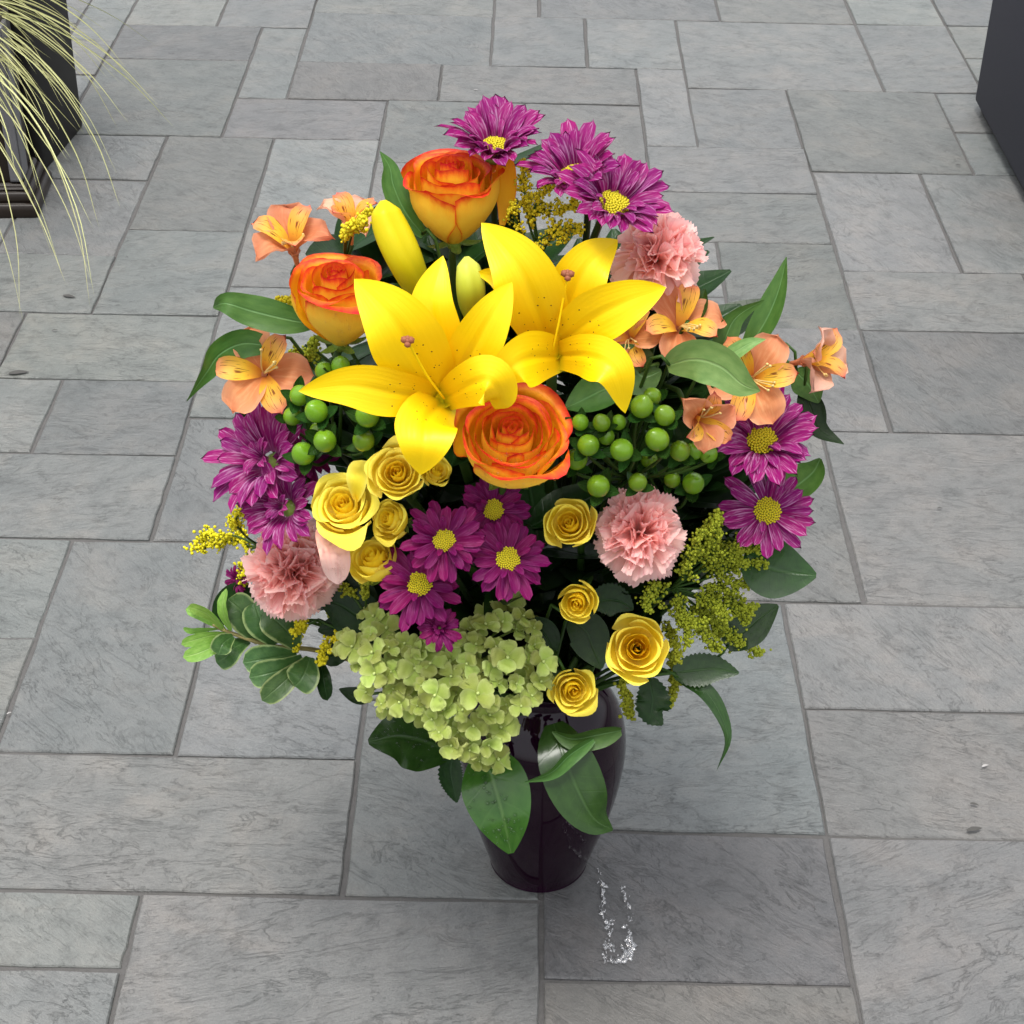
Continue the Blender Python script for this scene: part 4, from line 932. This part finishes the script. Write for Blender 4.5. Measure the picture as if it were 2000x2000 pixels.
leaf('wavy green leaf with curled tip left of the tilted rose', [(590, 612), (530, 600), (470, 585), (425, 572), (402, 580, -.02)], 62, 'mid', 'lance', .2, (10, -20), .0, .10, rf=1.2)
leaf('green leaf bending down to a pale twisted tip at the left', [(520, 655), (460, 648), (415, 668), (388, 705), (352, 757)], 58, 'mid', 'lance', .2, (-15, 60), .0, .03)
leaf('upright narrow leaf behind the highest rose', [(800, 445), (765, 400), (742, 350), (735, 315), (717, 286)], 46, 'mid', 'lance', .2, (20, -30), .0)
leaf('tall pointed leaf rising at the right edge', [(1405, 665), (1445, 605), (1470, 545), (1484, 485)], 52, 'mid', 'lance', .1, (10, 30), .0, 0, .3)
leaf('pointed leaf with thin tip left of the tall right leaf', [(1350, 700), (1365, 650), (1388, 600), (1442, 566)], 46, 'mid', 'lance', .15, (0, -30), -.01)
leaf('large pale leaf lying across the orange alstroemeria', [(1258, 690), (1310, 678, .015), (1360, 692, .02), (1400, 725, .02), (1434, 738, .015)], 82, 'pale', 'lance', .2, (-15, -10), -.045)
leaf('small pale leaf behind the crossed alstroemeria', [(1350, 690), (1385, 665), (1415, 648), (1445, 640)], 30, 'pale', 'lance', .2, (0, 20), -.02)
leaf('broad veined leaf under the drooping lily petal', [(1160, 660), (1190, 690), (1215, 710), (1248, 700)], 92, 'mid', 'leaf', .1, (20, 0), .0)
leaf('green leaf between open orange rose and drooping lily petal', [(1190, 720), (1140, 735), (1100, 755), (1066, 770)], 78, 'mid', 'leaf', .2, (-20, -30), .0)
leaf('dark leaf with narrow hooked tip below the outer alstroemeria', [(1515, 735), (1530, 770), (1545, 810), (1592, 838)], 50, 'dark', 'lance', .2, (0, 30), .0)
leaf('grey-green leaf behind the outer alstroemeria', [(1500, 700), (1525, 725), (1545, 760)], 60, 'mid', 'leaf', .1, (0, 0), .01)
leaf('leaf showing its pale underside behind the right daisies', [(1470, 935), (1505, 915), (1535, 890), (1548, 865)], 66, 'mid', 'leaf', .2, (20, 20), .01)
leaf('small dark leaf right of the upper carnation', [(1300, 610), (1318, 580), (1330, 545)], 40, 'salal', 'leaf', .3, (30, 10), .0)
leaf('dark green pointed leaf at the far right below the sparse daisy', [(1405, 1045), (1450, 1070), (1490, 1080), (1540, 1086)], 112, 'salal', 'leaf', .08, (10, 0), .01)
leaf('dark pointed leaf behind the olive goldenrod at the right', [(1370, 1220), (1405, 1190), (1435, 1165), (1468, 1142)], 72, 'salal', 'leaf', .1, (0, 0), .01)
leaf('dark toothed leaf at the lower right', [(1270, 1270), (1310, 1265), (1350, 1262), (1394, 1270)], 62, 'salal', 'leaf', .15, (0, 0), .01, 0, 0, .06, nu=30)
leaf('long thin leaf drooping at the lower right', [(1280, 1280), (1325, 1300), (1355, 1340), (1372, 1395), (1352, 1454)], 34, 'salal', 'lance', .2, (0, 70), .0)
leaf('small ruffled dark leaf hanging below the largest spray rose', [(1225, 1280), (1232, 1320), (1230, 1345), (1250, 1368)], 66, 'dark', 'leaf', .1, (0, 20), .015, .08, 0, .08, nu=30)
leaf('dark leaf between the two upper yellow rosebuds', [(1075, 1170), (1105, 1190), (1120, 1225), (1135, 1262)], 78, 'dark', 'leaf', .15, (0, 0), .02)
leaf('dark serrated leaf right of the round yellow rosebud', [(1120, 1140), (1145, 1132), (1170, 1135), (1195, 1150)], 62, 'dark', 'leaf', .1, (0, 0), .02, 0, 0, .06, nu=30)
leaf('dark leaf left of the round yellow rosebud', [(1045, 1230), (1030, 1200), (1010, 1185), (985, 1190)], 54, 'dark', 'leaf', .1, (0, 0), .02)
leaf('round glossy wet leaf under the hydrangea at the left', [(850, 1420), (800, 1400), (750, 1390), (695, 1400)], 124, 'salal', 'leaf', .10, (-20, -10), .02, .04)
leaf('large bright oval leaf with water spots on the vase front', [(905, 1425), (930, 1475, .006), (950, 1545, .004), (964, 1610, -.015)], 126, 'salalb', 'leaf', .10, (0, 0), -.035, .0, t=tsurf(920, 1380))
leaf('broad green leaf hanging down the right side of the vase', [(1045, 1365), (1065, 1430, .012), (1095, 1500, .006), (1122, 1545, -.005), (1156, 1566, -.02)], 108, 'salal', 'lance', .05, (0, 10), -.03, t=tsurf(1030, 1360), stem=False)
leaf('folded leaf lying across the shoulder of the vase', [(1172, 1378), (1130, 1386, .006), (1080, 1394, .008), (1042, 1380, .004)], 46, 'mid', 'leaf', .6, (30, 40), -.035, t=tsurf(1080, 1350), stem=False)
leaf('narrow curved leaf pointing left across the vase', [(1120, 1395), (1075, 1425, .008), (1040, 1458, .006), (988, 1476, .0)], 34, 'mid', 'lance', .5, (30, 50), -.045, t=tsurf(1080, 1350), stem=False)
leaf('small dark serrated leaf left of the large oval leaf', [(855, 1420), (850, 1455), (855, 1485), (862, 1514)], 46, 'dark', 'leaf', .1, (0, 0), .02, 0, 0, .08, nu=30)
leaf('small dark leaf at the left under the hydrangea edge', [(700, 1310), (675, 1312), (640, 1300)], 34, 'dark', 'leaf', .1, (0, 0), .02)
leaf('dark leaf behind the left purple daisy', [(500, 830), (478, 805), (466, 780), (462, 765)], 40, 'dark', 'leaf', .1, (0, 0), .02)
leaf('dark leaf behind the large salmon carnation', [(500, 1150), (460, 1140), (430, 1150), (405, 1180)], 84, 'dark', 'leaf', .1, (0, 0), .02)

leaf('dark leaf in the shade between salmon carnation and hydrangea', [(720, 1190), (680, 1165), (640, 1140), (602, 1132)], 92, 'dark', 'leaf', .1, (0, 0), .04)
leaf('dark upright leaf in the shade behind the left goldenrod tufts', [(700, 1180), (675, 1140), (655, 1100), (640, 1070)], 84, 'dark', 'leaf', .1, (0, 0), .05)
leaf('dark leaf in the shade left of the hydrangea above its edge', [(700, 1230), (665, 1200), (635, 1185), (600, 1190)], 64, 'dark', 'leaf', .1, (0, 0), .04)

# variegated sprig at the left
t0 = tsurf(560, 1220); b0 = at(592, 1226, t0 + .01)
PS = root('leafy_sprig', 'shrub sprig with rounded leaves and light young tips at lower left', 'sprig', b0)
world_part('twig', tube('twig', [MOUTH, at(680, 1250, t0 + .05), b0, at(510, 1218, t0), at(430, 1192, t0 - .005), at(400, 1178, t0 - .01)], .003, .0014, MT['twig'], 20, 6), PS)
for pts, wd, mm, tw, of in (
 ([(425, 1190), (400, 1170), (375, 1155), (350, 1150)], 26, 'pitty', (10, 0), .004), ([(420, 1188), (395, 1162), (372, 1150), (356, 1146)], 22, 'pitty', (40, 20), .012), ([(415, 1186), (385, 1188), (362, 1190), (345, 1186)], 15, 'pitty', (50, 40), .006),
 ([(425, 1195), (395, 1200), (365, 1208), (342, 1216)], 22, 'pitty', (20, 10), .010), ([(428, 1198), (405, 1218), (375, 1232), (345, 1240)], 30, 'pitty', (0, 0), .012), ([(440, 1200), (420, 1215), (412, 1235)], 40, 'pitt', (0, 10), .016),
 ([(436, 1190), (424, 1165), (420, 1140), (427, 1110)], 28, 'pitty', (40, 60), .010), ([(490, 1212), (470, 1180), (452, 1150), (430, 1130)], 62, 'pitt', (10, 0), .000), ([(520, 1216), (505, 1190), (490, 1165), (480, 1135)], 64, 'pitt', (0, 0), .006),
 ([(560, 1222), (545, 1195), (520, 1170), (495, 1155)], 66, 'pitt', (-10, 0), .012), ([(470, 1210), (445, 1220), (425, 1240), (408, 1250)], 46, 'pitt', (-30, 0), -.006), ([(560, 1235), (520, 1240), (490, 1245), (458, 1250)], 54, 'pitt', (0, 0), .006),
 ([(570, 1240), (535, 1262), (500, 1272), (470, 1278)], 52, 'pitt', (10, 0), .010), ([(575, 1245), (548, 1275), (520, 1300), (494, 1322)], 46, 'pitt', (0, 0), .014), ([(585, 1240), (578, 1262), (568, 1282), (556, 1295)], 62, 'pitt', (0, 0), .018), ([(600, 1240), (608, 1268), (612, 1295), (618, 1322)], 30, 'dark', (0, 30), .006), ([(605, 1235), (625, 1240), (640, 1225), (650, 1212)], 44, 'dark', (0, 0), .004)):
    n = len(pts)
    world_part('leaf_blade', ribbon('leaf_blade', [at(x, y, t0 - of - .012 * math.sin(math.pi * i / n)) for i, (x, y) in enumerate(pts)], wd * mpp(t0), MT[mm], 'obov', .15, tw, ruf=.03, nu=14, nv=9), PS)

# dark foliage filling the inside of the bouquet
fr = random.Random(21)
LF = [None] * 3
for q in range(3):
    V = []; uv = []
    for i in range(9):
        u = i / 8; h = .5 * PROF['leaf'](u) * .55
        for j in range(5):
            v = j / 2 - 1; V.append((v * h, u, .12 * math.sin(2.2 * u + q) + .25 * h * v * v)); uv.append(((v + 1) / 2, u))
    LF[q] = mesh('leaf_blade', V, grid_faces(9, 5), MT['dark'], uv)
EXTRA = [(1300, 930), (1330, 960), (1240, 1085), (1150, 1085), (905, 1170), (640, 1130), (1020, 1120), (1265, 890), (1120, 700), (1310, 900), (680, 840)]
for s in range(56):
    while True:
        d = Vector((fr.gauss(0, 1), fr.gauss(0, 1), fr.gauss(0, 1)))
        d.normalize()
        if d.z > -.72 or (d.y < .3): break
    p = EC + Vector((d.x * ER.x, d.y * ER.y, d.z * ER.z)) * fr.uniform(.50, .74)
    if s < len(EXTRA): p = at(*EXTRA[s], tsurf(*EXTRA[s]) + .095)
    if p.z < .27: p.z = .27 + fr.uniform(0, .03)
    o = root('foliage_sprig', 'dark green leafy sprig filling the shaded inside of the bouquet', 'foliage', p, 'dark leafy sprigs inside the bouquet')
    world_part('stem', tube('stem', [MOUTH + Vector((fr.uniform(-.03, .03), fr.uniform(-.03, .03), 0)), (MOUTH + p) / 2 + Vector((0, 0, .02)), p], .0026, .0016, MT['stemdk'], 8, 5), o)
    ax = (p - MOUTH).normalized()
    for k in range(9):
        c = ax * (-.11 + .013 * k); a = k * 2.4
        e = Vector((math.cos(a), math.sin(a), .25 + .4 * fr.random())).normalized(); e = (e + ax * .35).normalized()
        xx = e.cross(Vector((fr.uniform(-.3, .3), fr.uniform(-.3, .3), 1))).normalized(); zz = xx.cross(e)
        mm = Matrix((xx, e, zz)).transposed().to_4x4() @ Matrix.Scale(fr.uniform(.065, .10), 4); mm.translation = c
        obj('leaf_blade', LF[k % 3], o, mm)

# --- dew: small beads of water on petals, as parts of their flowers
def dew(par, n, spots, t, seed, rmin=.0006, rmax=.0014):
    r = random.Random(seed); dg = bpy.context.evaluated_depsgraph_get(); it = []
    for k in range(n * 3):
        x, y, s = r.choice(spots); x += r.gauss(0, s); y += r.gauss(0, s)
        hit, loc, nrm_, idx, ob, mx = SC.ray_cast(dg, CAM, ray(x, y))
        if hit:
            q = ob
            while q.parent: q = q.parent
            if q is par: it.append((loc - par.matrix_basis.translation, r.uniform(rmin, rmax)))
        if len(it) >= n: break
    if not it: return
    M3 = par.matrix_basis.to_3x3(); s = M3.to_scale()[0]
    inv = M3.inverted()
    me = beads('droplets', [(inv @ p, q / s) for p, q in it], MT['dew'])
    obj('droplets', me, par)['kind'] = 'stuff'
bpy.context.view_layer.update()
dew(PK, 70, [(630, 1040, 18), (625, 1020, 14), (632, 1075, 14)], 0, 1)
dew(bpy.data.objects['rose.002'], 70, [(1010, 880, 28), (940, 900, 24), (960, 870, 20)], 0, 2)
dew(bpy.data.objects['rose.001'], 24, [(650, 640, 20), (660, 610, 14)], 0, 3)
dew(bpy.data.objects['carnation.002'], 60, [(560, 1060, 40), (590, 1120, 25)], 0, 4)
dew(HY, 40, [(820, 1260, 60), (960, 1230, 40), (860, 1360, 40)], 0, 5)

def by_label(k): return next(o for o in bpy.data.objects if k in o.get('label', ''))
dew(by_label('large bright oval leaf'), 70, [(905, 1460, 14), (925, 1510, 22), (955, 1560, 16)], 0, 6, .0006, .0019)
dew(by_label('round glossy wet leaf'), 50, [(770, 1375, 30), (800, 1410, 25)], 0, 7, .0007, .0022)
dew(by_label('open yellow spray rose right'), 20, [(760, 920, 24)], 0, 8)
dew(by_label('magenta daisy with yellow eye, upper'), 24, [(838, 1040, 36)], 0, 9)

print('TILES', len(good), 'OBJECTS', len(bpy.data.objects), 'TRIS', sum(len(o.data.polygons) * 2 for o in bpy.data.objects if o.type == 'MESH'))
